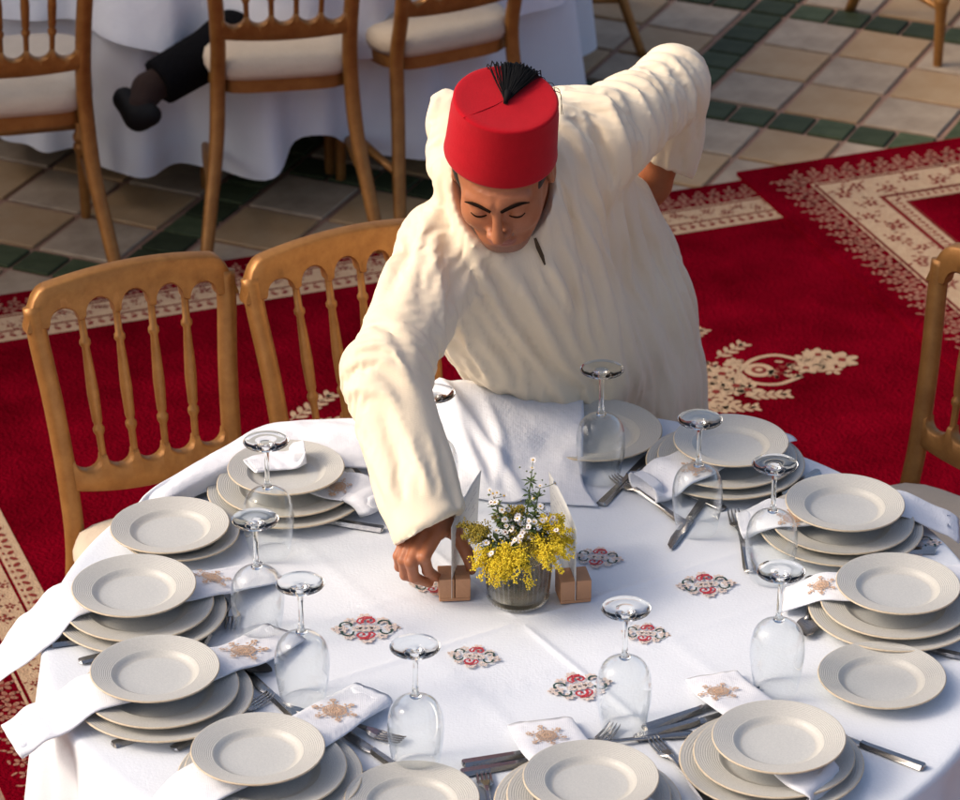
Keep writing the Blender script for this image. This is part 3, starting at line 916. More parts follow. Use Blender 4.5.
p = PZ(412, 797, CZ + .021); put_plate('small', p.x, p.y, CZ, 'single side plate at bottom centre, cut by the picture edge')
p = PZ(882, 674, CZ + .021); put_plate('small', p.x, p.y, CZ, 'single side plate on bare cloth at the right edge')
p = PZ(594, 428, CZ + .021); put_plate('mid', p.x, p.y, CZ, 'single warm lit plate against the robe, behind the glass')

# ------------------------------------------------------------------ stem glasses standing on their rims
def make_glass():
    root = empty('stem_glass')
    b = MB()
    outer = [(.0335, 0), (.0365, .018), (.0400, .040), (.0418, .060), (.0412, .080), (.0375, .097), (.030, .109), (.018, .1165), (.009, .120), (.0045, .1225)]
    pr = [tuple(p) for p in catmull(outer, 4)]
    b.lathe(pr, 56)
    b.lathe([(r - .0012, z + .0002) for r, z in pr if z < .1155] + [(.012, .1165), (.0005, .1172)], 56)
    b.lathe([(.0335, 0), (.0323, .0002)], 56)
    b.build('bowl', M['glass_thin'], root)
    b = MB()
    b.lathe([(.0001, .1175), (.0075, .1185), (.0088, .1205), (.0052, .126), (.0040, .140), (.0037, .165), (.0042, .186), (.0070, .1955), (.016, .1995), (.030, .2018), (.0362, .2030), (.0368, .2040), (.0360, .2048), (.024, .2042), (.010, .2026), (.0001, .2020)], 48)
    b.build('stem_and_foot', M['glass'], root)
    return root
g0 = make_glass(); first = True
GL = [((266, 441), 'upturned stem glass in front of the stack under the rolled cloth'),
      ((255, 519), 'upturned stem glass beside the two side plates at the left'),
      ((300, 583), 'upturned stem glass on the left, above the open rolled napkin'),
      ((415, 646), 'upturned stem glass at lower centre, left of the flower vase front'),
      ((626, 608), 'upturned stem glass standing over an embroidered scroll, right of the vase'),
      ((781, 571), 'upturned stem glass in front of the right edge plates'),
      ((775, 464), 'upturned stem glass over a napkin, second from the man on the right'),
      ((700, 419), 'upturned stem glass over a crumpled napkin beside the robe'),
      ((602, 369), 'upturned stem glass before the robe, over the single warm plate'),
      ((433, 393), 'upturned stem glass half hidden behind the reaching sleeve')]
for (x, y), lab in GL:
    g = g0 if first else copy_tree(g0); first = False
    p = PZ(x, y, CZ + .2045)
    g.location = (p.x, p.y, CZ); g.rotation_euler = (0, 0, x); tag(g, lab, 'glass', 'upturned stem glasses')

# ------------------------------------------------------------------ cutlery (along +x, tip at +x)
def strip(mb, st, th):
    """st: list of (x, y centre, half width, z)"""
    vs = []; n = len(st)
    for x, yc, w, z in st:
        vs += [(x, yc - w, z), (x, yc - w * .55, z + th), (x, yc + w * .55, z + th), (x, yc + w, z)]
    fs = []
    for i in range(n - 1):
        a, b = 4 * i, 4 * i + 4
        for k in range(4):
            l = (k + 1) % 4
            fs.append((a + k, b + k, b + l, a + l))
    fs += [(0, 1, 2, 3), (4 * n - 1, 4 * n - 2, 4 * n - 3, 4 * n - 4)]
    mb.add(vs, fs)
def fork_mesh():
    b = MB()
    strip(b, [(-.100, 0, .004, 0), (-.097, 0, .0095, 0), (-.085, 0, .0105, .0005), (-.05, 0, .0075, .002), (-.01, 0, .0045, .004), (.025, 0, .0035, .006), (.040, 0, .006, .0055), (.050, 0, .0115, .0035), (.060, 0, .0125, .0015)], .0028)
    for k in (-1.5, -.5, .5, 1.5):
        strip(b, [(.058, k * .0063, .0026, .0016), (.080, k * .0064, .0018, .0010), (.097, k * .0060, .0013, .003), (.102, k * .0058, .0006, .005)], .0020)
    me = bpy.data.meshes.new('fork'); me.from_pydata(b.v, [], b.f); me.materials.append(M['steel']); smooth(me, False); return me
def knife_mesh():
    b = MB()
    strip(b, [(-.108, 0, .005, 0), (-.105, 0, .0100, 0), (-.06, 0, .0088, 0), (-.01, 0, .0072, 0), (0, 0, .0060, .001)], .0060)
    strip(b, [(-.002, 0, .006, .0012), (.01, .001, .0085, .0014), (.07, .0015, .0095, .0012), (.095, .003, .0075, .001), (.108, .006, .002, .001)], .0016)
    me = bpy.data.meshes.new('knife'); me.from_pydata(b.v, [], b.f); me.materials.append(M['steel']); smooth(me, False); return me
def spoon_mesh():
    b = MB()
    strip(b, [(-.100, 0, .004, 0), (-.097, 0, .0095, 0), (-.085, 0, .0105, .0005), (-.05, 0, .0070, .002), (-.01, 0, .0042, .004), (.030, 0, .0036, .0055), (.044, 0, .006, .0050)], .0028)
    vs = []; fs = []
    nx, ny = 14, 10
    for i in range(nx + 1):
        t = i / nx; x = .040 + .058 * t
        w = .0185 * math.sin(math.pi * min(1, max(0, t * .93 + .07))) ** .62 * (1 - .12 * t) + .0004
        for j in range(ny + 1):
            s = 2 * j / ny - 1
            vs.append((x, s * w, .0065 - .0058 * (1 - s * s) * math.sin(math.pi * t) ** .7))
    for i in range(nx):
        for j in range(ny):
            a = i * (ny + 1) + j
            fs.append((a, a + ny + 1, a + ny + 2, a + 1))
    b.add(vs, fs)
    me = bpy.data.meshes.new('spoon'); me.from_pydata(b.v, [], b.f); me.materials.append(M['steel']); smooth(me, True); return me
CU = {'fork': fork_mesh(), 'knife': knife_mesh(), 'spoon': spoon_mesh()}
# (kind, tip in the photo, a point on the handle in the photo, label)
CUT = [
    ('fork', (222, 540), (150, 556), 'fork whose tines show below the two left side plates'),
    ('knife', (186, 628), (62, 643), 'knife lying below the leftmost napkin stack'),
    ('fork', (205, 632), (84, 657), 'fork with tines between the two left napkin stacks'),
    ('knife', (228, 600), (205, 640), 'knife standing out right of the leftmost napkin stack'),
    ('fork', (231, 630), (235, 590), 'short visible fork by the glass right of the leftmost napkin stack'),
    ('knife', (240, 706), (130, 740), 'knife with grey handle below the third left stack'),
    ('fork', (272, 692), (165, 750), 'fork with bright tines above the lower left stack'),
    ('knife', (235, 662), (272, 696), 'knife under the open rolled napkin, handle towards the glass'),
    ('spoon', (276, 676), (225, 660), 'spoon beside the stem glass above the open rolled napkin'),
    ('fork', (405, 740), (345, 722), 'fork with tines right of the lower left napkin'),
    ('knife', (330, 722), (388, 762), 'knife with handle right of the lower left napkin'),
    ('knife', (385, 768), (318, 796), 'knife between the lower left stack and the bottom plate'),
    ('fork', (482, 762), (494, 830), 'upright fork left of the bottom stack'),
    ('knife', (600, 742), (502, 758), 'upper knife under the bottom napkin'),
    ('knife', (600, 752), (490, 769), 'lower knife under the bottom napkin'),
    ('fork', (616, 722), (580, 760), 'fork tines above the bottom stack'),
    ('spoon', (560, 752), (630, 742), 'spoon with handle end right of the bottom napkin'),
    ('fork', (651, 734), (705, 796), 'fork pointing up between the two bottom right stacks'),
    ('knife', (760, 690), (662, 723), 'upper knife left of the lower right napkin'),
    ('knife', (760, 706), (650, 735), 'lower knife left of the lower right napkin'),
    ('knife', (800, 722), (884, 753), 'knife with handle right of the lower right stack'),
    ('spoon', (806, 642), (810, 590), 'spoon hanging below the right edge napkin'),
    ('fork', (836, 630), (940, 649), 'dark fork between right edge stack and lone right plate'),
    ('knife', (806, 556), (925, 551), 'knife between the two right stacks'),
    ('fork', (733, 508), (748, 560), 'fork with tines left of the second right napkin'),
    ('knife', (742, 518), (822, 470), 'knife reaching from under the plates beside the robe to the right'),
    ('fork', (612, 474), (662, 506), 'fork with tines left of the crumpled napkin beside the robe'),
    ('spoon', (624, 474), (670, 490), 'spoon tucked left of the crumpled napkin beside the robe'),
    ('knife', (655, 452), (618, 488), 'knife behind the spoon between robe and crumpled napkin'),
    ('fork', (275, 522), (345, 505), 'fork below the stack under the rolled cloth'),
    ('knife', (262, 512), (330, 522), 'knife below the stack under the rolled cloth'),
    ('knife', (668, 548), (700, 505), 'knife seen through the glass beside the robe'),
]
for kind, tip, tail, lab in CUT:
    z = CZ + (.0065 if kind == 'fork' else .0004)
    a, b = PZ(*tip, z), PZ(*tail, z)
    d = (a - b); d.z = 0; d.normalize()
    o = bpy.data.objects.new(kind, CU[kind]); COL.objects.link(o)
    L = .105
    o.location = (a.x - d.x * L, a.y - d.y * L, CZ + (.0002 if kind != 'fork' else .0010))
    o.rotation_euler = (0, 0, math.atan2(d.y, d.x))
    tag(o, lab, kind, 'cutlery on the table')

# ------------------------------------------------------------------ napkins
def snow_mesh():
    mb = MB()
    for k in range(24):
        a = 2 * math.pi * k / 24
        mb.ribbon([(.004 * math.cos(a), .004 * math.sin(a)), (.0185 * math.cos(a), .0185 * math.sin(a))], .0021, .0005)
    mb.ribbon([(.0085 * math.cos(k * .2618), .0085 * math.sin(k * .2618)) for k in range(25)], .0022, .0004)
    mb.disc((0, 0), .0030, n=10, z=.0004)
    for k in range(24):
        a = 2 * math.pi * (k + .5) / 24
        mb.disc((.0178 * math.cos(a), .0178 * math.sin(a)), .0021, n=8, z=.0002)
    for k in range(6):
        a = 2 * math.pi * k / 6 + .2
        mb.ribbon([(.017 * math.cos(a), .017 * math.sin(a)), (.032 * math.cos(a), .032 * math.sin(a))], .0028, .0003)
        for m in range(5):
            q = a + 2 * math.pi * m / 5
            mb.disc((.033 * math.cos(a) + .0034 * math.cos(q), .033 * math.sin(a) + .0034 * math.sin(q)), .0022, n=8, z=.0003 + .0001 * m)
        for sg in (-1, 1):
            q = a + sg * .26
            mb.disc((.026 * math.cos(q), .026 * math.sin(q)), .0023, n=8, z=.0004)
    return mb
SNOW = snow_mesh()

def napkin(path, widths, label, motif=None, thick=.0085, seed=1, flare=(0, 0), mrot=0.0, msc=1.0):
    """soft folded band through points (photo x, photo y, z); its ends may open into a roll (flare)"""
    root = empty('napkin', PZ(*path[len(path) // 2]))
    tag(root, label, 'napkin', 'folded napkins with tan embroidery')
    base = root.location.copy()
    pw = catmull([tuple(PZ(*p)) + (w,) for p, w in zip(path, widths)], 10)
    n = len(pw); m = 28
    zz = np.array([max(q[2], support(q[0], q[1]) + thick * .5) if q[2] > TZ - .002 else q[2] for q in pw])
    for _ in range(9): zz[1:-1] = np.maximum(zz[1:-1] * .5 + .25 * (zz[:-2] + zz[2:]), zz[1:-1] * .999)
    for i in range(n): pw[i] = np.array([pw[i][0], pw[i][1], zz[i], pw[i][3]])
    rng = np.random.RandomState(seed)
    vs = []; frames = []
    for i, q in enumerate(pw):
        p = Vector(q[:3]); w = q[3] / 2
        t = Vector(pw[min(i + 1, n - 1)][:3]) - Vector(pw[max(i - 1, 0)][:3]); t.normalize()
        j0, j1 = max(i - 12, 0), min(i + 12, n - 1)
        T_ = Vector(pw[j1][:3]) - Vector(pw[j0][:3]); T_.z = 0
        side = Vector((-T_.y, T_.x, 0)).normalized()
        side = (side - t * side.dot(t)).normalized()
        up = t.cross(side) if t.cross(side).z > 0 else -t.cross(side)
        e = 0.0
        u = i / (n - 1)
        if flare[0]: e = max(e, flare[0] * max(0, 1 - u / .22) ** 1.5)
        if flare[1]: e = max(e, flare[1] * max(0, 1 - (1 - u) / .22) ** 1.5)
        h = thick / 2 + e
        frames.append((p + up * (h + e), t, side, up, w))
        for k in range(m):
            a = 2 * math.pi * k / m
            c, s = math.cos(a), math.sin(a)
            x = math.copysign(abs(c) ** .6, c) * w * (1 - .25 * min(1, e / .02))
            y = math.copysign(abs(s) ** .8, s) * h
            y += (.0008 * math.sin(9 * x / max(w, .01) + 5 * u + seed) + .0007 * math.sin(23 * u + 4 * x / max(w, .01))) * (1 if s > 0 else .2)
            vs.append(p + side * x + up * (y + e + thick / 2 * 0))
    fs = [(i * m + k, i * m + (k + 1) % m, (i + 1) * m + (k + 1) % m, (i + 1) * m + k) for i in range(n - 1) for k in range(m)]
    # an inner fold shows in each open end
    for end, idx in ((0, 0), (1, n - 1)):
        b0 = len(vs)
        p = frames[idx][0]; ring = [vs[idx * m + k] for k in range(m)]
        cen = sum(ring, Vector()) / m
        tin = frames[idx][1] * (1 if end == 0 else -1)
        for sc, dp in ((.90, .002), (.84, .018), (.5, .026)):
            vs += [cen + (v - cen) * sc + tin * dp for v in ring]
        for k in range(m):
            l = (k + 1) % m
            qs = [(idx * m + k, idx * m + l, b0 + l, b0 + k), (b0 + k, b0 + l, b0 + m + l, b0 + m + k), (b0 + m + k, b0 + m + l, b0 + 2 * m + l, b0 + 2 * m + k)]
            fs += [tuple(reversed(q)) for q in qs] if end == 0 else qs
        fs.append(tuple(b0 + 2 * m + k for k in range(m)))
    o = mesh_obj('cloth', [v - base for v in vs], fs, M['napkin'], root)
    if motif is not None:
        best = min(range(n), key=lambda i: (Vector(proj(frames[i][0])) - Vector(motif)).length)
        p, t, side, up, w = frames[best]
        # shift sideways to the wanted place, lay the embroidery on the rounded top
        pr_ = Vector(proj(p)); dl = PZ(*motif, p.z) - p
        sx = max(-.6 * w, min(.6 * w, dl.dot(side)))
        ca, sa = math.cos(mrot), math.sin(mrot)
        V = []
        for x, y, z in SNOW.v:
            X, Y = (x * ca - y * sa) * msc, (x * sa + y * ca) * msc
            xx = sx + Y
            i = min(n - 1, max(0, best + X * (n - 1) / max(.05, sum((Vector(pw[j + 1][:3]) - Vector(pw[j][:3])).length for j in range(n - 1)))))
            i0 = int(i); i1 = min(n - 1, i0 + 1); f = i - i0
            pp = frames[i0][0] * (1 - f) + frames[i1][0] * f; uu = frames[i0][3] * (1 - f) + frames[i1][3] * f; ss = frames[i0][2]
            ww = max(w, .01); r_ = min(.98, abs(xx) / ww)
            c_ = r_ ** (1 / .6); drop = (1 - max(0, 1 - c_ * c_) ** .4) * (thick / 2)
            V.append(pp + ss * xx + uu * (z + .0024 - drop) - base)
        mesh_obj('embroidery', V, SNOW.f, M['tan_thread'], root, shade=False)
    return root

ZN = CZ + .0345
def support(x, y):
    z = CZ
    for p, q in SC:
        mx, my = q.x + (p.x - q.x) * .35, q.y + (p.y - q.y) * .35
        if math.hypot(x - q.x, y - q.y) < .143: z = max(z, CZ + .0205)
        if math.hypot(x - mx, y - my) < .124: z = max(z, CZ + .0330)
    return z
napkin([(-10, 672, .685), (10, 652, .722), (38, 630, .755), (78, 607, .772), (135, 592, ZN), (190, 588, ZN), (228, 580, CZ + .018), (272, 572, CZ + .004)],
       [.115, .115, .112, .105, .09, .085, .08, .075], 'white napkin hanging off the left table edge under the leftmost stack', (214, 577), seed=1, mrot=.3, msc=.85)
napkin([(14, 744, .728), (34, 728, .748), (66, 711, .766), (110, 692, ZN - .004), (160, 680, ZN), (205, 668, ZN - .002), (242, 655, CZ + .018), (285, 632, CZ + .004)],
       [.105, .105, .105, .10, .09, .088, .085, .08], 'white napkin sticking out left as an open roll from the third left stack', (241, 653), seed=2, flare=(.006, 0), mrot=.1, msc=.9)
napkin([(130, 850, .70), (165, 815, .768), (210, 782, ZN - .002), (262, 757, ZN), (305, 735, ZN - .001), (338, 713, CZ + .020), (372, 698, CZ + .006)],
       [.1, .1, .1, .1, .095, .09, .085], 'white napkin in the lower left stack, pointing up to the right', (334, 712), seed=3, flare=(0, .006), mrot=.5, msc=.95)
napkin([(640, 830, ZN - .012), (606, 800, ZN - .002), (580, 775, ZN), (558, 750, ZN - .004), (540, 722, CZ + .006)],
       [.10, .10, .10, .105, .10], 'white napkin rising upper left from the bottom stack', (547, 738), seed=4, mrot=.9, msc=.80)
napkin([(828, 812, .735), (812, 790, .768), (795, 765, ZN - .004), (772, 736, ZN), (748, 708, ZN - .006), (724, 690, CZ + .010), (712, 676, CZ + .004)],
       [.088, .088, .09, .092, .092, .09, .085], 'white napkin crossing the lower right stack down to the picture edge', (722, 697), seed=5, mrot=.2, msc=.85)
napkin([(985, 576, ZN - .006), (940, 582, ZN), (890, 586, ZN), (850, 588, ZN), (815, 590, ZN - .006), (784, 600, CZ + .006)],
       [.09, .09, .09, .088, .082, .075], 'white napkin left of the plates at the right edge', (822, 586), seed=6, mrot=.4, msc=.75)
napkin([(958, 530, .742), (930, 516, .766), (890, 506, ZN - .004), (845, 506, ZN), (800, 514, ZN), (768, 522, CZ + .020), (742, 530, CZ + .006)],
       [.09, .09, .09, .09, .09, .092, .085], 'white napkin of the second right stack, draped to the table edge', (790, 522), seed=7, flare=(0, .008), mrot=.4, msc=.75)
napkin([(778, 432, ZN - .004), (745, 447, ZN), (712, 456, ZN), (688, 470, ZN - .004), (662, 486, CZ + .014), (644, 496, CZ + .006)],
       [.085, .085, .09, .098, .105, .10], 'crumpled white napkin flared open beside the robe', (692, 470), seed=8, flare=(0, .016), mrot=.7, msc=.75)
napkin([(275, 458, ZN - .002), (295, 468, ZN), (318, 480, ZN), (336, 489, ZN - .004), (354, 500, CZ + .014), (370, 511, CZ + .006)],
       [.075, .085, .09, .092, .095, .085], 'white napkin rolled open towards the sleeve from under the rolled cloth', (340, 488), seed=9, flare=(0, .016), mrot=.2, msc=.8)
napkin([(250, 466, CZ + .062), (270, 462, CZ + .060), (290, 460, CZ + .060), (306, 458, CZ + .062)],
       [.05, .06, .062, .055], 'crumpled white napkin lump on the top plate under the rolled cloth', None, seed=10, flare=(0, .012))

# ------------------------------------------------------------------ card holders, cards, vase, flowers
def block(px, py_, rz, label):
    p = PZ(px, py_, CZ)
    b = MB(); w, d, h = .050, .046, .040; sl = .0014
    for sg in (-1, 1):
        b.box((sg * (w / 4 + sl / 4), 0, h / 2 + .003), ((w - sl) / 2, d, h - .006))
    b.box((0, 0, .003), (w - .0006, d - .0006, .006))
    o = b.build('card_holder', M['wood'], shade=False)
    bv = o.modifiers.new('bevel', 'BEVEL'); bv.width = .0012; bv.segments = 2
    o.location = (p.x, p.y + .0, CZ); o.rotation_euler = (0, 0, rz)
    tag(o, label, 'card holder', 'wooden card holder blocks'); return o
blk1 = block(454, 594, R(4), 'small wooden card block pinched by the fingers of the man')
blk2 = block(573, 596, R(10), 'small wooden card block right of the flower vase')
def card(o, ang, bow, label, L=.178, Hh=.128, lean=0.0):
    b = MB(); nx, nz = 14, 10
    vs = []
    for i in range(nx + 1):
        for j in range(nz + 1):
            s = i / nx; t = j / nz
            y = -.0255 + L * s
            z = .0065 + (Hh + .010 * s) * t
            x = bow * (s * s) * .6 + lean * t * s + bow * .25 * t * t * s
            vs.append((x, y, z))
    fs = [(i * (nz + 1) + j, (i + 1) * (nz + 1) + j, (i + 1) * (nz + 1) + j + 1, i * (nz + 1) + j + 1) for i in range(nx) for j in range(nz)]
    root = empty('menu_card', o.location, o.rotation_euler.z + ang)
    q = mesh_obj('paper', vs, fs, M['paper'], root)
    md = q.modifiers.new('thickness', 'SOLIDIFY'); md.thickness = .0008; md.offset = 0
    # faint lines of handwriting too small to read
    rr = random.Random(int(bow * 1e4)); ink = MB()
    for sgn in (-1, 1):
        for k in range(9):
            t = .86 - k * .075
            s = .10
            while s < .88:
                e = min(.9, s + rr.uniform(.03, .09))
                quad = []
                for (ss, tt) in ((s, t), (e, t), (e, t + .012), (s, t + .012)):
                    x = bow * (ss * ss) * .6 + lean * tt * ss + bow * .25 * tt * tt * ss
                    quad.append((x + sgn * .0012, -.0255 + L * ss, .0065 + (Hh + .010 * ss) * tt))
                if rr.random() < .7: ink.add(quad, [(0, 1, 2, 3)])
                s = e + rr.uniform(.015, .03)
    ink.build('handwriting', M['ink'], root, shade=False)
    tag(root, label, 'card', 'menu cards on the table')
card(blk1, R(-12), .026, 'white menu card left of the flowers, beside the hand')
card(blk2, R(-3), -.022, 'white menu card right of the flowers')

vp = PZ(518, 598, CZ)
vase = empty('glass_vase', (vp.x, vp.y, CZ)); tag(vase, 'short ribbed clear glass tumbler holding yellow and white flowers', 'vase')
VH = .084
b = MB(); n = 144; vs = []; fs = []
prof = [(.040, .0), (.0475, .003), (.0495, .009), (.0475, .0145), (.0480, .02), (.0505, .05), (.0525, VH - .012), (.0528, VH)]
for i, (r, z) in enumerate(prof):
    for k in range(n):
        a = 2 * math.pi * k / n
        rib = .0026 * abs(math.sin(18 * a)) if 3 < i < 7 else (.0016 * abs(math.sin(24 * a)) if i in (1, 2) else 0)
        vs.append(((r + rib) * math.cos(a), (r + rib) * math.sin(a), z))
for i in range(len(prof) - 1):
    for k in range(n):
        l = (k + 1) % n; fs.append((i * n + k, i * n + l, (i + 1) * n + l, (i + 1) * n + k))
b.add(vs, fs); b.lathe([(.0528, VH), (.0508, VH), (.0485, .05), (.0455, .012), (.0001, .010)], n); b.lathe([(.0001, .0), (.040, 0)], n)
b.build('tumbler', M['vase_glass'], vase)
b = MB(); b.lathe([(.0001, .0125), (.0445, .0125), (.0470, .05), (.0478, .058), (.0001, .058)], 48); b.build('water', M['water'], vase)

frng = random.Random(21)
top0 = Vector((vp.x, vp.y, CZ + VH))
def stem_pts(end, n=7, base=None):
    a = base or Vector((vp.x + frng.uniform(-.024, .024), vp.y + frng.uniform(-.024, .024), CZ + .016))
    m = top0 + Vector(((end.x - top0.x) * .35, (end.y - top0.y) * .35, .004))
    l = m - top0
    if math.hypot(l.x, l.y) > .038: m = top0 + Vector((l.x, l.y, 0)).normalized() * .038 + Vector((0, 0, .004))
    return [Vector(p) for p in catmull([tuple(a), tuple(m), tuple(end)], n)]
def leafs(mb, pts_, n, s):
    for k in range(n):
        i = frng.randrange(len(pts_) // 2, len(pts_) - 1)
        p = pts_[i]; a = frng.uniform(0, 6.28); e = frng.uniform(-.2, .8)
        d = Vector((math.cos(a) * math.cos(e), math.sin(a) * math.cos(e), math.sin(e)))
        sd_ = d.cross(Vector((0, 0, 1))).normalized() * s * .16
        L = s * frng.uniform(.7, 1.2)
        mb.add([p, p + d * L * .5 + sd_, p + d * L - Vector((0, 0, .15 * L)), p + d * L * .5 - sd_], [(0, 1, 2), (0, 2, 3)])
OCT = [(1, 0, 0), (-1, 0, 0), (0, 1, 0), (0, -1, 0), (0, 0, 1), (0, 0, -1)]
OCF = [(0, 2, 4), (2, 1, 4), (1, 3, 4), (3, 0, 4), (2, 0, 5), (1, 2, 5), (3, 1, 5), (0, 3, 5)]
def goldenrod(end, droop, label, size=.05, dens=1250):
    root = empty('goldenrod_spray', top0); tag(root, label, 'flower', 'goldenrod sprays in the vase')
    b0 = root.location
    sp = stem_pts(end)
    b = MB(); b.tube([p - b0 for p in sp], .0012, 5); b.build('stem', M['stem'], root)
    b = MB(); leafs(b, [p - b0 for p in sp], 8, .030); tag(b.build('leaves', M['leaf'], root), kind='stuff')
    fl = MB()
    d = Vector((end.x - top0.x, end.y - top0.y, 0))
    d = d.normalized() if d.length > 1e-4 else Vector((0, -1, 0))
    for br in range(9):
        s0 = end + Vector((frng.gauss(0, .007), frng.gauss(0, .007), frng.gauss(0, .005))) - d * size * .3 * (br / 9)
        an = frng.uniform(-1.0, 1.0)
        dd = Vector((d.x * math.cos(an) - d.y * math.sin(an), d.x * math.sin(an) + d.y * math.cos(an), 0))
        L = size * frng.uniform(.6, 1.1)
        for k in range(dens // 9):
            t = frng.random()
            q = s0 + dd * L * t + Vector((0, 0, L * (.35 * t - (.4 + droop) * t * t * .7)))
            rad = .0085 * (1 - .55 * t)
            q += Vector((frng.gauss(0, rad * .7), frng.gauss(0, rad * .7), abs(frng.gauss(0, rad * .8))))
            s = frng.uniform(.0010, .0020)
            rot = Matrix.Rotation(frng.uniform(0, 3), 3, Vector((frng.random(), frng.random(), frng.random() + .1)))
            fl.add([q - b0 + rot @ Vector(o_) * s for o_ in OCT], OCF)
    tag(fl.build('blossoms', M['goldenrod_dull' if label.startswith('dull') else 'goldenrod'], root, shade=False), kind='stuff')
GR = [((489, 557, .858), 'goldenrod plume drooping over the left rim of the vase', .9, .040),
      ((516, 559, .862), 'brightest goldenrod plume drooping over the front of the vase', 1.2, .044),
      ((500, 556, .860), 'goldenrod plume at the front left of the vase', .9, .040),
      ((552, 545, .855), 'goldenrod plume leaning right towards the card', .5, .044),
      ((540, 553, .860), 'goldenrod plume low at the right of the vase', .6, .038),
      ((548, 526, .885), 'small goldenrod plume behind the right asters', .1, .032),
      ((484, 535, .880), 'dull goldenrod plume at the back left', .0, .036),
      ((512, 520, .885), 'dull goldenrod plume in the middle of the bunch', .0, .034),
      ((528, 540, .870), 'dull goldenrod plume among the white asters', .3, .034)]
for (x, y, z), lab, dr, sz in GR:
    goldenrod(PZ(x, y, z), dr, lab, sz)
def aster_head(mb, p, nrm, s, brown=False):
    q = nrm.to_track_quat('Z', 'Y').to_matrix()
    n = frng.randrange(12, 16)
    for k in range(n):
        a = 2 * math.pi * k / n + frng.uniform(-.1, .1); L = s * frng.uniform(.85, 1.1); w = s * .16
        c, s_ = math.cos(a), math.sin(a)
        P = [(c * .22 * s - s_ * w * .4, s_ * .22 * s + c * w * .4, 0), (c * .22 * s + s_ * w * .4, s_ * .22 * s - c * w * .4, 0), (c * L * .75 + s_ * w, s_ * L * .75 - c * w, s * .10), (c * L, s_ * L, s * .06), (c * L * .75 - s_ * w, s_ * L * .75 + c * w, s * .10)]
        mb.add([p + q @ Vector(v) for v in P], [(0, 1, 2, 3, 4)], 0)
    vs = []
    for (r, z) in ((.30, 0), (.27, .12), (.14, .19)):
        for k in range(8):
            a = 2 * math.pi * k / 8
            vs.append(p + q @ Vector((r * s * math.cos(a), r * s * math.sin(a), z * s)))
    fs = [(i * 8 + k, i * 8 + (k + 1) % 8, (i + 1) * 8 + (k + 1) % 8, (i + 1) * 8 + k) for i in range(2) for k in range(8)] + [tuple(range(16, 24))]
    mb.add(vs, fs, 2 if brown else 1)
def aster(end, heads, label):
    root = empty('aster_sprig', top0); tag(root, label, 'flower', 'aster sprigs in the vase')
    b0 = root.location
    sp = stem_pts(end)
    b = MB(); b.tube([p - b0 for p in sp], [.0016 - .0008 * k / len(sp) for k in range(len(sp))], 5)
    lf = MB(); bd = MB()
    leafs(lf, [p - b0 for p in sp], 80, .015)
    for k in range(heads):
        i = frng.randrange(int(len(sp) * .78), len(sp)); p = sp[i] if k else sp[-1]
        off = Vector((frng.gauss(0, .011), frng.gauss(0, .009) - .004, frng.gauss(0.004, .008))) if k else Vector((0, 0, .004))
        e = p + off
        if k: b.tube([p - b0, p + off * .5 + Vector((0, 0, -.001)) - b0, e - b0], .0006, 4)
        nr = Vector((off.x * 25 + frng.gauss(0, .25), -.55 + frng.gauss(0, .3), .75)).normalized()
        hd = MB(); aster_head(hd, Vector((0, 0, 0)), nr, frng.uniform(.0045, .0064), frng.random() < .3)
        ho = hd.build('flower_head', [M['petal'], M['disc'], M['disc_brown']], root, shade=False); ho.location = e - b0
    for k in range(22):
        p = sp[frng.randrange(len(sp) // 2, len(sp))] + Vector((frng.gauss(0, .010), frng.gauss(0, .008), frng.gauss(.003, .006)))
        s = frng.uniform(.0016, .0026)
        bd.add([p - b0 + Vector(o_) * s for o_ in OCT], OCF)
    b.build('stem', M['stem'], root); tag(lf.build('leaves', M['leaf'], root), kind='stuff')
    tag(bd.build('buds', M['bud'], root), kind='stuff')
AS = [((532, 470, .975), 1, 'tallest aster sprig with one yellow centred flower at its tip'),
      ((540, 488, .950), 4, 'aster sprig right of the tallest one'),
      ((494, 498, .935), 9, 'leftmost dense aster sprig beside the left card'),
      ((502, 512, .915), 7, 'aster sprig standing just right of the leftmost one'),
      ((518, 518, .905), 7, 'low aster sprig in the middle of the bunch'),
      ((534, 524, .900), 9, 'white aster cluster facing front above the yellow plumes'),
      ((520, 540, .880), 7, 'white aster cluster lowest at the front of the bunch'),
      ((553, 520, .900), 6, 'aster sprig at the right beside the right card'),
      ((486, 545, .880), 3, 'single aster low at the left of the bunch')]
for (x, y, z), n_, lab in AS:
    aster(PZ(x, y, z), n_ + 2, lab)

# ------------------------------------------------------------------ figures: solid shapes grown from distance fields
def V3(*a): return np.array(a, np.float32)
def rc(P, a, b, ra, rb):
    a = np.asarray(a, np.float32); b = np.asarray(b, np.float32)
    d = b - a; h = np.clip(((P - a) @ d) / (d @ d), 0, 1)
    return np.linalg.norm(P - a - h[:, None] * d, axis=1) - (ra + (rb - ra) * h)
def chain(P, pts, rad, k=.02):
    d = None
    for i in range(len(pts) - 1):
        e = rc(P, pts[i], pts[i + 1], rad[i], rad[i + 1])
        d = e if d is None else smin(d, e, k)
    return d
def ell(P, c, r, Rm=None):
    q = P - np.asarray(c, np.float32)
    if Rm is not None: q = q @ np.asarray(Rm, np.float32)
    r = np.asarray(r, np.float32)
    k0 = np.linalg.norm(q / r, axis=1); k1 = np.linalg.norm(q / (r * r), axis=1)
    return k0 * (k0 - 1) / np.maximum(k1, 1e-6)
def smin(a, b, k):
    h = np.clip(.5 + .5 * (b - a) / k, 0, 1)
    return b + (a - b) * h - k * h * (1 - h)
def smax(a, b, k): return -smin(-a, -b, k)
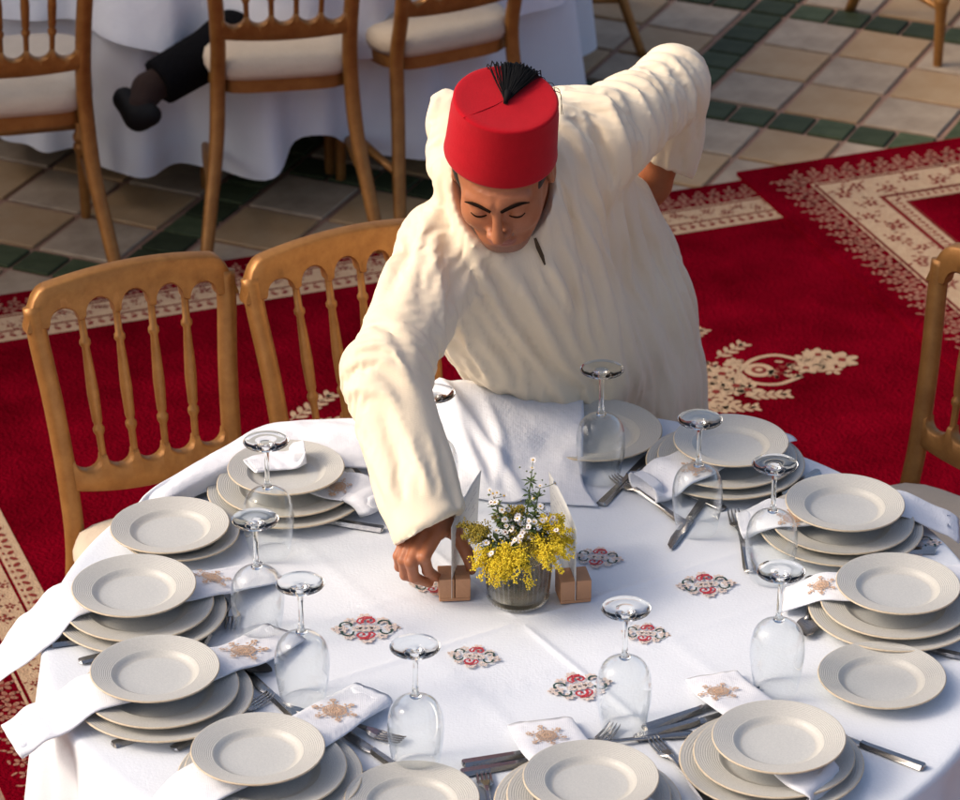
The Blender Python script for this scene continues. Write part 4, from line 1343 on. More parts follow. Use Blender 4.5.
def frame(z, x):
    """rotation whose columns are the local axes, local z along z"""
    z = Vector(z).normalized(); x = Vector(x); x = (x - z * x.dot(z)).normalized(); y = z.cross(x)
    return np.array([[x[i], y[i], z[i]] for i in range(3)], np.float32)

def grow(f, lo, hi, h):
    """surface net of f = 0"""
    lo = np.array(lo, float); hi = np.array(hi, float)
    B = 6
    n = (np.ceil((hi - lo) / h / B).astype(int)) * B
    nb = n // B
    ax = [lo[i] + (np.arange(nb[i]) + .5) * B * h for i in range(3)]
    C = np.stack(np.meshgrid(*ax, indexing='ij'), -1).reshape(-1, 3).astype(np.float32)
    dc = f(C).reshape(nb)
    near = np.abs(dc) < B * h * 1.45
    D = np.repeat(np.repeat(np.repeat(dc, B, 0), B, 1), B, 2).astype(np.float32)
    K = np.repeat(np.repeat(np.repeat(near, B, 0), B, 1), B, 2)
    idx = np.argwhere(K)
    for s in range(0, len(idx), 400000):
        q = idx[s:s + 400000]
        D[q[:, 0], q[:, 1], q[:, 2]] = f((lo + q * h).astype(np.float32))
    S = D < 0
    c = np.zeros(np.array(D.shape) - 1, np.int8)
    for dx in (0, 1):
        for dy in (0, 1):
            for dz in (0, 1):
                c += S[dx:D.shape[0] - 1 + dx, dy:D.shape[1] - 1 + dy, dz:D.shape[2] - 1 + dz]
    act = np.argwhere((c > 0) & (c < 8))
    vid = -np.ones(c.shape, np.int64); vid[act[:, 0], act[:, 1], act[:, 2]] = np.arange(len(act))
    acc = np.zeros((len(act), 3)); cnt = np.zeros(len(act))
    corners = [(a, b, d) for a in (0, 1) for b in (0, 1) for d in (0, 1)]
    for p in corners:
        for axis in range(3):
            if p[axis]: continue
            q = list(p); q[axis] = 1
            v0 = D[act[:, 0] + p[0], act[:, 1] + p[1], act[:, 2] + p[2]]; v1 = D[act[:, 0] + q[0], act[:, 1] + q[1], act[:, 2] + q[2]]
            x = (v0 < 0) != (v1 < 0)
            t = np.where(x, v0 / np.where(x, v0 - v1, 1), 0)
            for a_ in range(3):
                acc[:, a_] += np.where(x, p[a_] + (t if a_ == axis else 0), 0)
            cnt += x
    V = lo + (act + acc / cnt[:, None]) * h
    F = []
    for axis in range(3):
        o1, o2 = [(1, 2), (2, 0), (0, 1)][axis]
        sl0 = [slice(None)] * 3; sl1 = [slice(None)] * 3
        sl0[axis] = slice(0, -1); sl1[axis] = slice(1, None)
        A, Bb = S[tuple(sl0)], S[tuple(sl1)]
        e = np.argwhere(A != Bb)
        ok = (e[:, o1] > 0) & (e[:, o2] > 0) & (e[:, o1] < c.shape[o1]) & (e[:, o2] < c.shape[o2])
        e = e[ok]
        u = np.zeros(3, int); u[o1] = 1; v = np.zeros(3, int); v[o2] = 1
        g = lambda w: vid[w[:, 0], w[:, 1], w[:, 2]]
        quad = np.stack([g(e - u - v), g(e - v), g(e), g(e - u)], 1)
        flip = ~A[e[:, 0], e[:, 1], e[:, 2]]
        quad[flip] = quad[flip][:, ::-1]
        F.append(quad)
    F = np.concatenate(F); F = F[(F >= 0).all(1)]
    return V, F

def relax(V, F, it=2, lam=.5):
    n = len(V)
    E = np.concatenate([F[:, [0, 1]], F[:, [1, 2]], F[:, [2, 3]], F[:, [3, 0]]]); E = np.concatenate([E, E[:, ::-1]])
    deg = np.bincount(E[:, 0], minlength=n)
    for _ in range(it):
        s = np.stack([np.bincount(E[:, 0], weights=V[E[:, 1], k], minlength=n) for k in range(3)], 1)
        V = V + lam * (s / np.maximum(deg, 1)[:, None] - V)
    return V

def np_mesh(name, V, F, mats, parent, mi=None):
    me = bpy.data.meshes.new(name)
    me.vertices.add(len(V)); me.vertices.foreach_set('co', V.astype(np.float32).ravel())
    me.loops.add(F.size); me.loops.foreach_set('vertex_index', F.astype(np.int32).ravel())
    k = F.shape[1]
    me.polygons.add(len(F)); me.polygons.foreach_set('loop_start', np.arange(0, F.size, k, dtype=np.int32))
    me.polygons.foreach_set('loop_total', np.full(len(F), k, np.int32))
    if mi is not None: me.polygons.foreach_set('material_index', mi.astype(np.int32))
    me.polygons.foreach_set('use_smooth', np.ones(len(F), bool))
    me.update(calc_edges=True); me.validate()
    return link_mesh(name, me, parent, mats)

def march(f, px, py_, t0=4.6, t1=8.0):
    """where the sight line of a photo position meets the shape"""
    d = np.array(ray(px, py_), np.float32); o = np.array(CAM_LOC, np.float32); t = t0
    for _ in range(160):
        p = o + d * t
        v = float(f(p[None, :].astype(np.float32))[0])
        if v < .0008: return p
        t += v * .7
        if t > t1: return None
    return p

# ------------------------------------------------------------------ the man at the table
man = empty('person', (.16, 1.12, .012))
tag(man, 'man in red fez and cream hooded robe leaning over the table to set a card', 'person')
MO = np.array(man.location)

HIP = V3(.165, 1.10, .90); NECK = V3(.015, .70, 1.235)
SHR = V3(-.106, .65, 1.120); SHL = V3(.160, .80, 1.255)
ELR = np.array(PY(385, 376, .37), np.float32); WRR = np.array(PZ(424, 512, .885), np.float32)
ELL_ = V3(.300, 1.06, 1.252); WRL = V3(.280, 1.15, 1.050)

# robe ------------------------------------------------------------
cuff_dir = V3(*(Vector(tuple(WRR - ELR)).normalized()))
CUFF = np.array(PZ(421, 535, .872), np.float32)
CUFN = V3(*Vector((.46, -.46, -.76)).normalized())
lc_dir = V3(*(Vector(tuple(WRL - ELL_)).normalized()))
LCUFF = WRL - lc_dir * .012
LCUN = V3(*Vector((-.42, -.30, -.85)).normalized())
tors_R = frame(NECK - HIP, SHL - SHR)
def robe_base(P):
    # trunk
    d = ell(P, (HIP + NECK) / 2 + V3(0, .01, .0), (.152, .122, .36), tors_R)
    d = smin(d, ell(P, HIP + V3(.0, -.01, -.02), (.132, .140, .20)), .08)
    d = smin(d, rc(P, SHR + V3(.05, .02, .0), SHL + V3(-.05, 0, 0), .078, .078), .08)
    # front panel hanging from the chest down to the table edge
    d = smin(d, rc(P, V3(.02, .72, 1.06), V3(.125, .905, .80), .120, .135), .10)
    d = smin(d, rc(P, V3(-.075, .67, 1.02), V3(-.025, .80, .85), .080, .066), .08)
    d = smin(d, rc(P, V3(.155, .98, .98), V3(.21, 1.02, .70), .080, .135), .08)
    # skirt to the floor
    q = (P - V3(.18, 1.08, 0)) * V3(.82, 1.0, 1.0)
    sk = rc(q, V3(-.01, 0, .82), V3(.01, .02, .10), .128, .225)
    sk = smax(sk, -(P[:, 2] - .055), .01)
    d = smin(d, sk, .09)
    # reaching sleeve
    s = rc(P, SHR, ELR, .078, .064)
    d = smin(d, s, .06)
    fr = rc(P, ELR, WRR + cuff_dir * .17, .064, .060)
    d = smin(d, fr, .035)
    # sleeve of the arm bent behind the back
    d = smin(d, rc(P, SHL, ELL_, .078, .068), .06)
    fl = rc(P, ELL_, WRL + lc_dir * .12, .066, .072)
    fl = smax(fl, (P - LCUFF) @ LCUN, .004)
    fl = np.maximum(fl, -rc(P, WRL - lc_dir * .06, WRL + lc_dir * .15, .050, .058))
    d = smin(d, fl, .008)
    # collar and hood lying on the back
    d = smin(d, rc(P, V3(-.085, .66, 1.255), V3(-.03, .60, 1.18), .035, .03), .04)
    d = smin(d, rc(P, V3(.085, .73, 1.295), V3(.05, .625, 1.19), .035, .03), .04)
    d = smin(d, ell(P, V3(.01, .83, 1.235), (.12, .11, .07)), .05)
    d = smin(d, rc(P, V3(-.075, .76, 1.255), np.array(PY(446, 106, .80), np.float32), .040, .024), .03)
    d = smin(d, rc(P, np.array(PY(445, 108, .80), np.float32), np.array(PY(447, 165, .72), np.float32), .022, .034), .03)
    return d
# fold lines drawn over the robe: photo positions, height (mm, negative for a hollow), half width (mm)
FOLDS = [
    ([(478, 252), (500, 290), (530, 340), (560, 378), (590, 398)], -13, 11),
    ([(462, 232), (486, 280), (516, 330), (545, 370)], 11, 13),
    ([(500, 262), (530, 300), (558, 345), (585, 385)], 9, 14),
    ([(440, 210), (452, 262), (458, 320), (456, 368)], -9, 12),
    ([(425, 222), (436, 270), (442, 320), (440, 372)], 8, 12),
    ([(405, 235), (415, 280), (425, 320)], -7, 9),
    ([(556, 150), (572, 220), (590, 300), (606, 380)], -11, 11),
    ([(575, 140), (598, 220), (618, 300), (634, 390)], 12, 15),
    ([(596, 135), (624, 205), (646, 280), (664, 370)], -10, 11),
    ([(618, 130), (642, 200), (668, 280), (690, 380)], 10, 13),
    ([(535, 265), (570, 330), (602, 392)], 5, 5),
    ([(548, 262), (584, 330), (622, 392)], 5, 5),
    ([(460, 382), (500, 398), (540, 404), (590, 402)], 12, 15),
    ([(440, 372), (480, 378), (520, 384)], 8, 12),
    ([(356, 330), (378, 322), (400, 340), (412, 372)], -8, 9),
    ([(352, 350), (380, 345), (402, 366), (410, 392)], 8, 10),
    ([(348, 372), (372, 368), (395, 384), (404, 410)], -9, 9),
    ([(346, 392), (370, 388), (394, 402), (402, 430)], 8, 10),
    ([(378, 292), (390, 266), (404, 246)], 6, 9),
    ([(384, 300), (396, 272), (410, 250)], -6, 8),
    ([(352, 420), (376, 460), (398, 510), (408, 545)], 7, 11),
    ([(378, 410), (398, 450), (412, 480)], -6, 10),
    ([(396, 420), (415, 460), (436, 500)], 5, 9),
    ([(572, 118), (580, 150), (588, 185)], 9, 9),
    ([(590, 105), (602, 140), (614, 175)], -11, 9),
    ([(606, 96), (620, 128), (634, 160)], 10, 10),
    ([(622, 86), (640, 118), (652, 142)], -10, 9),
    ([(640, 74), (656, 106), (664, 136)], 9, 10),
    ([(656, 66), (672, 96), (676, 130), (672, 160)], -8, 9),
    ([(676, 60), (692, 90), (690, 130), (682, 160)], 7, 11),
    ([(632, 150), (640, 168), (652, 178)], -14, 9),
    ([(640, 200), (660, 236), (682, 290), (702, 360)], 8, 11),
    ([(650, 240), (672, 300), (690, 360)], -7, 9),
    ([(648, 222), (660, 250), (668, 290)], 6, 8),
    ([(438, 206), (422, 236), (414, 266), (416, 300)], 5, 5),
    ([(443, 210), (428, 240), (421, 268), (423, 300)], -5, 5),
    ([(520, 262), (545, 312), (572, 360), (600, 395)], -8, 6),
    ([(585, 190), (606, 250), (628, 320), (650, 388)], -8, 6),
    ([(610, 180), (636, 246), (656, 310), (680, 384)], -7, 6),
    ([(566, 210), (584, 270), (600, 330)], 7, 6),
    ([(470, 300), (496, 345), (522, 378)], -7, 6),
    ([(452, 300), (468, 345), (490, 380)], 7, 7),
    ([(362, 430), (378, 460), (388, 485)], -6, 7),
    ([(368, 352), (384, 350), (396, 362), (402, 380)], -7, 5),
    ([(360, 376), (378, 374), (390, 388), (396, 404)], 6, 5),
    ([(400, 440), (412, 470), (422, 490)], -5, 6),
    ([(392, 520), (412, 525), (436, 515), (452, 505)], 5, 6),
    ([(584, 112), (594, 145), (602, 180)], 8, 5),
    ([(630, 82), (646, 112), (656, 138)], 8, 5),
    ([(648, 72), (664, 102), (670, 132)], -8, 5),
    ([(690, 70), (700, 100), (694, 140)], -6, 7),
    ([(660, 140), (668, 155), (688, 150)], 6, 6),
    ([(436, 112), (438, 150), (434, 180)], -7, 5),
    ([(454, 160), (450, 192), (459, 224), (474, 246)], 9, 6),
    ([(446, 165), (442, 196), (452, 230), (466, 252)], -7, 5),
    ([(556, 165), (553, 195), (545, 225)], 8, 6),
    ([(440, 205), (470, 270), (505, 330), (540, 378)], -9, 6),
    ([(640, 215), (650, 250), (662, 300), (676, 360)], -8, 6),
    ([(462, 232), (474, 244), (490, 256), (512, 256), (530, 240)], 8, 6),
]
_fold_cache = []
for pts_, hgt, wid in FOLDS:
    c = [march(robe_base, *p) for p in catmull(pts_, 3)]
    c = [p for p in c if p is not None]
    # drop points that slipped onto something behind
    keep = [c[0]] if c else []
    for p in c[1:]:
        if np.linalg.norm(p - keep[-1]) < .12: keep.append(p)
    if len(keep) > 1:
        K = np.array(keep, np.float32); e_ = .004
        G = np.stack([robe_base(K + V3(*(e_ * (np.arange(3) == a_)))) - robe_base(K - V3(*(e_ * (np.arange(3) == a_)))) for a_ in range(3)], 1)
        G /= np.linalg.norm(G, axis=1)[:, None] + 1e-9
        _fold_cache.append((K, G, hgt * 1.0 / 1000, wid / 1000))
def fold_field(P):
    o = np.zeros(len(P), np.float32)
    for A, G, h, w in _fold_cache:
        lo = A.min(0) - 3 * w - .01; hi = A.max(0) + 3 * w + .01
        m = ((P > lo) & (P < hi)).all(1)
        if not m.any(): continue
        Q = P[m]; best = np.full(len(Q), 9., np.float32); tt = np.zeros(len(Q), np.float32)
        for i in range(len(A) - 1):
            d = A[i + 1] - A[i]; t = np.clip(((Q - A[i]) @ d) / max(float(d @ d), 1e-9), 0, 1)
            v = Q - A[i] - t[:, None] * d; nn = G[i] * .5 + G[i + 1] * .5
            vn = v @ nn; e = np.sqrt(np.maximum((v * v).sum(1) - vn * vn, 0) + np.maximum(np.abs(vn) - .035, 0) ** 2 * 4)
            b = e < best; best[b] = e[b]; tt[b] = (i + t[b]) / (len(A) - 1)
        amp = np.sin(np.pi * np.clip(.12 + .82 * tt, 0, 1))
        o[m] += h * amp * np.exp(-np.maximum(best / w, 1e-4) ** 1.45)
    return .016 * np.tanh(o / .016)
def robe(P):
    d = robe_base(P)
    m = np.abs(d) < .06
    if m.any():
        Q = P[m]
        d[m] = d[m] - fold_field(Q)
        # vertical gathers of the skirt
        an = np.arctan2(Q[:, 1] - 1.09, Q[:, 0] - .18)
        fade = np.clip((.80 - Q[:, 2]) / .35, 0, 1)
        d[m] += .014 * fade * np.sin(13 * an + 2.0 * np.sin(2 * an))
        # slack folds slanting over the front and back
        wv = 46 * (Q[:, 0] * .93 + Q[:, 2] * .36) + 2.2 * np.sin(9 * Q[:, 2] + 4 * Q[:, 0]) + 1.3 * np.sin(15 * Q[:, 1] - 7 * Q[:, 2])
        body_ = np.clip((Q[:, 0] + .10) / .08, 0, 1) * np.clip((Q[:, 2] - .60) / .15, 0, 1)
        d[m] -= .0000 * body_ * (np.abs(np.sin(wv)) ** .7 - .6) * (.5 + .5 * np.sin(5 * Q[:, 0] - 8 * Q[:, 2] + 1.0))
        # small wrinkles
        d[m] += .0006 * np.sin(38 * Q[:, 0] + 21 * Q[:, 2] + 2 * np.sin(17 * Q[:, 1])) * np.sin(23 * Q[:, 1] - 31 * Q[:, 2] + 1.5 * np.sin(19 * Q[:, 0]))
        # the reaching sleeve ends in an open cuff with a turned hem
        sc_ = (Q - CUFF) @ CUFN; nr_ = np.linalg.norm(Q - CUFF, axis=1) < .19
        dm = d[m]
        dm = dm - .0022 * np.exp(-((sc_ + .012) / .009) ** 4) * nr_
        dm = np.where(nr_ & (sc_ > -.05), np.maximum(dm, -(dm + .0175)), dm)
        d[m] = np.where(nr_, np.maximum(dm, sc_), dm)
        # room for the head and neck
        d[m] = np.maximum(d[m], -head_room(Q))
    return d

FZ_AX = (Matrix.Rotation(R(4.5), 3, 'Y') @ Matrix.Rotation(R(17), 3, 'X') @ Vector((0, 0, 1))).normalized()
FZ_B = Vector(PY(500.5, 152, .585))
FB = np.array(FZ_B, np.float32); FA = np.array(FZ_AX, np.float32)
# head ------------------------------------------------------------
HC = V3(-.006, .590, 1.290)
h_pitch, h_yaw, h_roll = R(30), R(-6), R(-3)
HR = Matrix.Rotation(h_yaw, 3, 'Z') @ Matrix.Rotation(h_pitch, 3, 'X') @ Matrix.Rotation(h_roll, 3, 'Y')
HRn = np.array(HR, np.float32)
def to_head(P): return (P - HC) @ HRn
def from_head(p): return HC + HRn @ np.asarray(p, np.float32)
def head_room(P):
    q = to_head(P)
    return smin(ell(q, (0, .0, -.01), (.086, .112, .135)), rc(q, V3(0, .03, -.06), V3(0, .07, -.17), .066, .066), .02)
def head_sdf(P):
    q = to_head(P); q = q.copy(); ax = np.abs(q[:, 0])
    qs = q.copy(); qs[:, 0] = ax
    d = ell(q, (0, .012, .035), (.076, .096, .092))
    d = smin(d, ell(q, (0, -.030, -.040), (.062, .062, .078)), .03)
    d = smin(d, ell(q, (0, -.066, -.098), (.026, .022, .020)), .028)          # chin
    d = smin(d, rc(qs, V3(.047, .005, -.050), V3(.018, -.062, -.094), .019, .016), .03)   # jaw
    d = smin(d, ell(qs, (.037, -.058, -.030), (.025, .026, .024)), .024)      # cheek
    d = smin(d, rc(qs, V3(.008, -.087, .024), V3(.046, -.070, .020), .0085, .0080), .018)    # brow ridge
    d = smax(d, -ell(qs, (.031, -.100, .001), (.015, .015, .0105)), .018)      # eye hollow
    d = smin(d, ell(qs, (.031, -.0745, -.001), (.0150, .0150, .0125)), .006)    # lid over the eye
    nose = rc(q, V3(0, -.090, .012), V3(0, -.1155, -.034), .0065, .0102)
    nose = smin(nose, ell(qs, (.0125, -.1015, -.0385), (.0085, .0110, .0075)), .008)
    d = smin(d, nose, .011)
    d = smin(d, ell(q, (0, -.0905, -.0660), (.022, .0100, .0058)), .008)      # lips
    d = smin(d, ell(q, (0, -.0880, -.0765), (.0185, .0100, .0062)), .006)
    d = smax(d, -rc(q, V3(-.020, -.096, -.0712), V3(.020, -.096, -.0712), .0014, .0014), .003)
    ear = ell(qs, (.079, .014, -.012), (.0085, .020, .031))
    ear = smax(ear, -ell(qs, (.088, .010, -.010), (.006, .012, .020)), .004)
    d = smin(d, ear, .008)
    ha = (P - FB) @ FA
    rad_ = np.linalg.norm((P - FB) - ha[:, None] * FA, axis=1)
    d = np.where(ha > -.012, smax(d, rad_ - (.090 - .25 * np.maximum(ha + .012, 0)), .006), d)     # the skull fits inside the fez
    d = smax(d, ha - .08, .01)
    d = smin(d, rc(q, V3(0, .030, -.055), V3(0, .075, -.190), .056, .064), .03)   # neck
    return d
lo = HC - .22; hi = HC + .20
Vh, Fh = grow(head_sdf, (HC[0] - .15, HC[1] - .17, HC[2] - .22), (HC[0] + .15, HC[1] + .25, HC[2] + .17), .0030)
Vh = relax(Vh, Fh, 2)
ctr = to_head(Vh[Fh].mean(1).astype(np.float32))
mih = np.zeros(len(Fh), int)
lipm = (np.abs(ctr[:, 0]) < .024) & (ctr[:, 2] < -.059) & (ctr[:, 2] > -.0835) & (ctr[:, 1] < -.083) & ((ctr[:, 0] / .0245) ** 2 + ((ctr[:, 2] + .0715) / .0120) ** 2 < 1)
mih[lipm] = 1
shave = (ctr[:, 2] < -.045) & (ctr[:, 1] < -.0) & ~lipm
mih[shave & ((ctr[:, 2] < -.086) | ((ctr[:, 2] < -.050) & (ctr[:, 2] > -.060) & (np.abs(ctr[:, 0]) < .022) & (ctr[:, 1] < -.08)))] = 2

# hands, forearms and the body under the robe ---------------------
def Q(x, y, z): return np.array(PZ(x, y, z), np.float32)
fing = [
    ([Q(437, 533, .868), Q(424, 557, .846), Q(428, 571, .812), Q(438, 577.5, .786)], [.0115, .0098, .0088, .0072]),      # index
    ([Q(422, 536, .864), Q(411, 562, .838), Q(414, 577, .804), Q(429, 583.5, .779)], [.0115, .0100, .0088, .0072]),      # middle
    ([Q(412, 538, .858), Q(403, 560, .832), Q(405, 575, .798), Q(418, 581, .775)], [.0105, .0092, .0082, .0066]),      # ring
    ([Q(405, 540, .850), Q(398, 556, .828), Q(399, 567, .803), Q(408, 572, .785)], [.0092, .0080, .0072, .0060]),      # little
    ([Q(440, 520, .868), Q(456, 533, .852), Q(467, 553, .822), Q(471.5, 570, .792)], [.0150, .0125, .0105, .0080]),      # thumb
]
def hand_sdf(P):
    d = rc(P, ELR, WRR, .040, .029)
    palm = rc(P, WRR, Q(432, 524, .872), .027, .021)
    palm = smin(palm, rc(P, WRR, Q(416, 529, .862), .024, .018), .02)
    palm = smin(palm, rc(P, Q(437, 531, .866), Q(407, 538, .850), .0145, .0120), .018)
    palm = smin(palm, rc(P, WRR, Q(446, 526, .860), .020, .017), .018)
    d = smin(d, palm, .02)
    for pts_, r_ in fing:
        g = chain(P, pts_, r_, .004)
        d = smin(d, g, .0055)
    return d
a = np.min([WRR] + [p for f_, _ in fing for p in f_], 0) - .06; b_ = np.max([WRR] + [p for f_, _ in fing for p in f_], 0) + .06
Vr, Fr = grow(hand_sdf, a, b_, .0024); Vr = relax(Vr, Fr, 1)
lhand = WRL + lc_dir * .09 + V3(-.05, .0, .0)
def left_sdf(P):
    d = rc(P, ELL_, WRL, .040, .029)
    d = smin(d, rc(P, WRL, WRL + lc_dir * .05 + V3(-.01, 0, 0), .028, .030), .02)
    base = WRL + lc_dir * .075 + V3(-.012, 0, 0)
    d = smin(d, rc(P, WRL + lc_dir * .04, base, .030, .026), .02)
    for k in range(4):
        s = (k - 1.5) * .019
        p0 = base + V3(0, s, 0) ; p1 = p0 + V3(-.035, .0, -.022); p2 = p1 + V3(-.025, 0, -.004)
        d = smin(d, chain(P, [p0, p1, p2], [.0105, .009, .007], .004), .006)
    d = smin(d, chain(P, [WRL + lc_dir * .03 + V3(0, -.02, 0), WRL + lc_dir * .06 + V3(-.02, -.042, 0), WRL + lc_dir * .07 + V3(-.045, -.048, 0)], [.013, .011, .008], .004), .008)
    return d
Vl, Fl = grow(left_sdf, WRL - .14, WRL + .15, .0032); Vl = relax(Vl, Fl, 1)
def under(P):
    d = rc(P, HIP, NECK - (NECK - HIP) * .12, .095, .09)
    d = smin(d, rc(P, SHR, SHL, .06, .06), .06)
    d = smin(d, rc(P, SHR, ELR, .05, .042), .03)
    d = smin(d, rc(P, ELR, WRR, .041, .030), .02)
    d = smin(d, rc(P, SHL, ELL_, .05, .042), .03)
    d = smin(d, rc(P, ELL_, WRL, .041, .030), .02)
    d = smin(d, rc(P, NECK, from_head((0, .05, -.11)), .058, .056), .03)
    for sg in (-1, 1):
        hp = HIP + V3(sg * .055, 0, -.03); kn = V3(HIP[0] + sg * .08, 1.09, .47); an = V3(HIP[0] + sg * .11, 1.14, .075)
        d = smin(d, chain(P, [hp, kn, an], [.070, .055, .042], .03), .03)
        d = smin(d, rc(P, an + V3(0, .01, -.025), an + V3(0, -.15, -.038), .034, .026), .02)
    return d
Vu, Fu = grow(under, (-.35, .20, 0), (.50, 1.40, 1.45), .012)
parts = [(Vh, Fh, mih), (Vr, Fr, np.zeros(len(Fr), int)), (Vl, Fl, np.zeros(len(Fl), int)), (Vu, Fu, np.zeros(len(Fu), int))]
Vall = []; Fall = []; Mall = []; off = 0
for v, f_, m_ in parts:
    Vall.append(v); Fall.append(f_ + off); Mall.append(m_); off += len(v)
M['shaved'] = mat('shaved_skin', (.30, .14, .085), .55, var=(400, .6, (.22, .10, .065)), bump=(300, .1))
body = np_mesh('body', np.concatenate(Vall) - MO, np.concatenate(Fall), [M['skin'], M['lip'], M['shaved']], man, np.concatenate(Mall))

def noise3(P, seed=0):
    rng = np.random.RandomState(seed); T = rng.rand(32, 32, 32).astype(np.float32)
    i = np.floor(P).astype(int); f = P - i; f = f * f * (3 - 2 * f); o = 0
    for a_ in (0, 1):
        for b_ in (0, 1):
            for c_ in (0, 1):
                w = (f[:, 0] if a_ else 1 - f[:, 0]) * (f[:, 1] if b_ else 1 - f[:, 1]) * (f[:, 2] if c_ else 1 - f[:, 2])
                o = o + w * T[(i[:, 0] + a_) % 32, (i[:, 1] + b_) % 32, (i[:, 2] + c_) % 32]
    return o
def normals(V, F):
    n = np.cross(V[F[:, 2]] - V[F[:, 0]], V[F[:, 3]] - V[F[:, 1]])
    o = np.stack([sum(np.bincount(F[:, k], weights=n[:, c], minlength=len(V)) for k in range(4)) for c in range(3)], 1)
    return o / (np.linalg.norm(o, axis=1)[:, None] + 1e-12)
def unit(v): v = np.asarray(v, float); return v / np.linalg.norm(v)
def drape(V, F, its=260):
    """slack cloth: every edge wants to be longer across the hang of the cloth, so it buckles into folds"""
    V0 = relax(V, F, 2, .5); n0 = normals(V0, F)
    def seg(a, b):
        d = (b - a).astype(float); h = np.clip(((V0 - a) @ d) / (d @ d), 0, 1)
        return np.linalg.norm(V0 - a - h[:, None] * d, axis=1)
    g = lambda d, r: np.exp(-(d / r) ** 2)
    wts = []; dirs = []; slack = []; runs = []
    def region(w, t, sl, across=True):
        runs.append((unit(t), across))
        t = np.broadcast_to(unit(t), V0.shape)
        tt = t - (t * n0).sum(1)[:, None] * n0; tt = tt / (np.linalg.norm(tt, axis=1)[:, None] + 1e-6)
        wts.append(w); dirs.append(np.cross(n0, tt) if across else tt); slack.append(sl)
    hang = unit((.26, .30, -.92))
    region(np.full(len(V0), .25), hang, .30)
    region(1.6 * g(seg(ELR, CUFF), .08), CUFF - ELR, .32)
    region(2.6 * g(np.linalg.norm(V0 - ELR, axis=1), .085), CUFF - SHR, .48, False)
    region(1.6 * g(seg(SHR, ELR), .075), ELR - SHR, .22)
    region(2.4 * g(seg(SHL + (ELL_ - SHL) * .15, ELL_), .085), ELL_ - SHL, .24, False)
    region(2.0 * g(seg(ELL_, WRL), .08), WRL - ELL_, .24)
    region(1.0 * np.clip((.80 - V0[:, 2]) / .2, 0, 1), (0, 0, -1), .24)
    W = np.array(wts); W = W / W.sum(0)
    E = np.concatenate([F[:, [0, 1]], F[:, [1, 2]], F[:, [2, 3]], F[:, [3, 0]], F[:, [0, 2]], F[:, [1, 3]]]); E.sort(axis=1)
    E = np.unique(E, axis=0); i, j = E[:, 0], E[:, 1]
    e = V0[j] - V0[i]; L0 = np.linalg.norm(e, axis=1); en = e / (L0[:, None] + 1e-9)
    free = np.clip((np.linalg.norm(V0 - np.array(CUFF), axis=1) - .055) / .03, .10, 1) * np.clip((np.linalg.norm(V0 - np.array(LCUFF), axis=1) - .05) / .04, .15, 1)
    free = free * np.clip((head_room(V0.astype(np.float32)) - .004) / .03, 0, 1)
    for p_ in (march(robe_base, 538, 247), march(robe_base, 542, 258)):
        free = free * np.clip((np.linalg.norm(V0 - p_, axis=1) - .015) / .03, 0, 1)
    rest = np.zeros(len(E))
    for w, d, sl in zip(W, dirs, slack):
        rest += .5 * (w[i] + w[j]) * sl * (en * d[i]).sum(1) ** 2
    calm = .25 + 1.1 * noise3(V0 * 7 + 3, 21)
    rest = L0 * (1 + (rest * calm[i] + .006) * .5 * (free[i] + free[j]))
    # seed of the folds: noise drawn out along the run of the folds of each region
    seed = np.zeros(len(V0))
    for k, (w, (t, ac)) in enumerate(zip(W, runs)):
        al = V0 @ t
        q = V0 - .86 * al[:, None] * t if ac else .22 * V0 + .78 * al[:, None] * t
        seed += w * (noise3(q * 17 + 7 + k, 3 + k) + .55 * noise3(q * 33 + 3 + k, 15 + k) - .78)
    X = V0 + n0 * (seed * .024 * free)[:, None]
    n = len(X); deg = np.bincount(i, minlength=n) + np.bincount(j, minlength=n)
    for it in range(its):
        d = X[j] - X[i]; L = np.linalg.norm(d, axis=1) + 1e-9
        c = d * (.5 * (L - rest) / L)[:, None]
        for k in range(3):
            X[:, k] += 1.5 * (np.bincount(i, weights=c[:, k], minlength=n) - np.bincount(j, weights=c[:, k], minlength=n)) / deg
        lam = .062 if it < its * .8 else .035
        s_ = np.stack([np.bincount(i, weights=X[j, k], minlength=n) + np.bincount(j, weights=X[i, k], minlength=n) for k in range(3)], 1) / deg[:, None]
        X += lam * (s_ - X)
        D = X - V0; h = (D * n0).sum(1); T = D - h[:, None] * n0
        lim = .003 + .023 * free
        h = np.clip(h, -lim, lim * 1.05)
        X = V0 + n0 * h[:, None] + T * np.minimum(1, .012 / (np.linalg.norm(T, axis=1) + 1e-9))[:, None]
    return X
Vb, Fb = grow(robe, (-.38, .02, .03), (.58, 1.42, 1.46), .0088)
Vb = drape(Vb, Fb)
ro = np_mesh('robe', Vb - MO, Fb, M['robe'], man)
sb_ = ro.modifiers.new('subdivision', 'SUBSURF'); sb_.levels = 2; sb_.render_levels = 2
# slit of the neck opening and its stitched seam
def on_robe(x, y, lift=.0045):
    p = march(robe, x, y)
    return Vector(p) + (CAM_LOC - Vector(p)).normalized() * lift
sl = MB()
for (x0, y0, w0), (x1, y1, w1) in (((535, 238, 1.3), (538, 247, 2.2)), ((538, 247, 2.2), (542, 256, 2.0)), ((542, 256, 2.0), (545, 265, .8))):
    q = [on_robe(x0 - w0, y0 + w0 * .3), on_robe(x0 + w0, y0 - w0 * .3), on_robe(x1 + w1, y1 - w1 * .3), on_robe(x1 - w1, y1 + w1 * .3)]
    sl.add([v - man.location for v in q], [(0, 1, 2, 3)])
sl.build('neck_slit', M['dark_slit'], man)

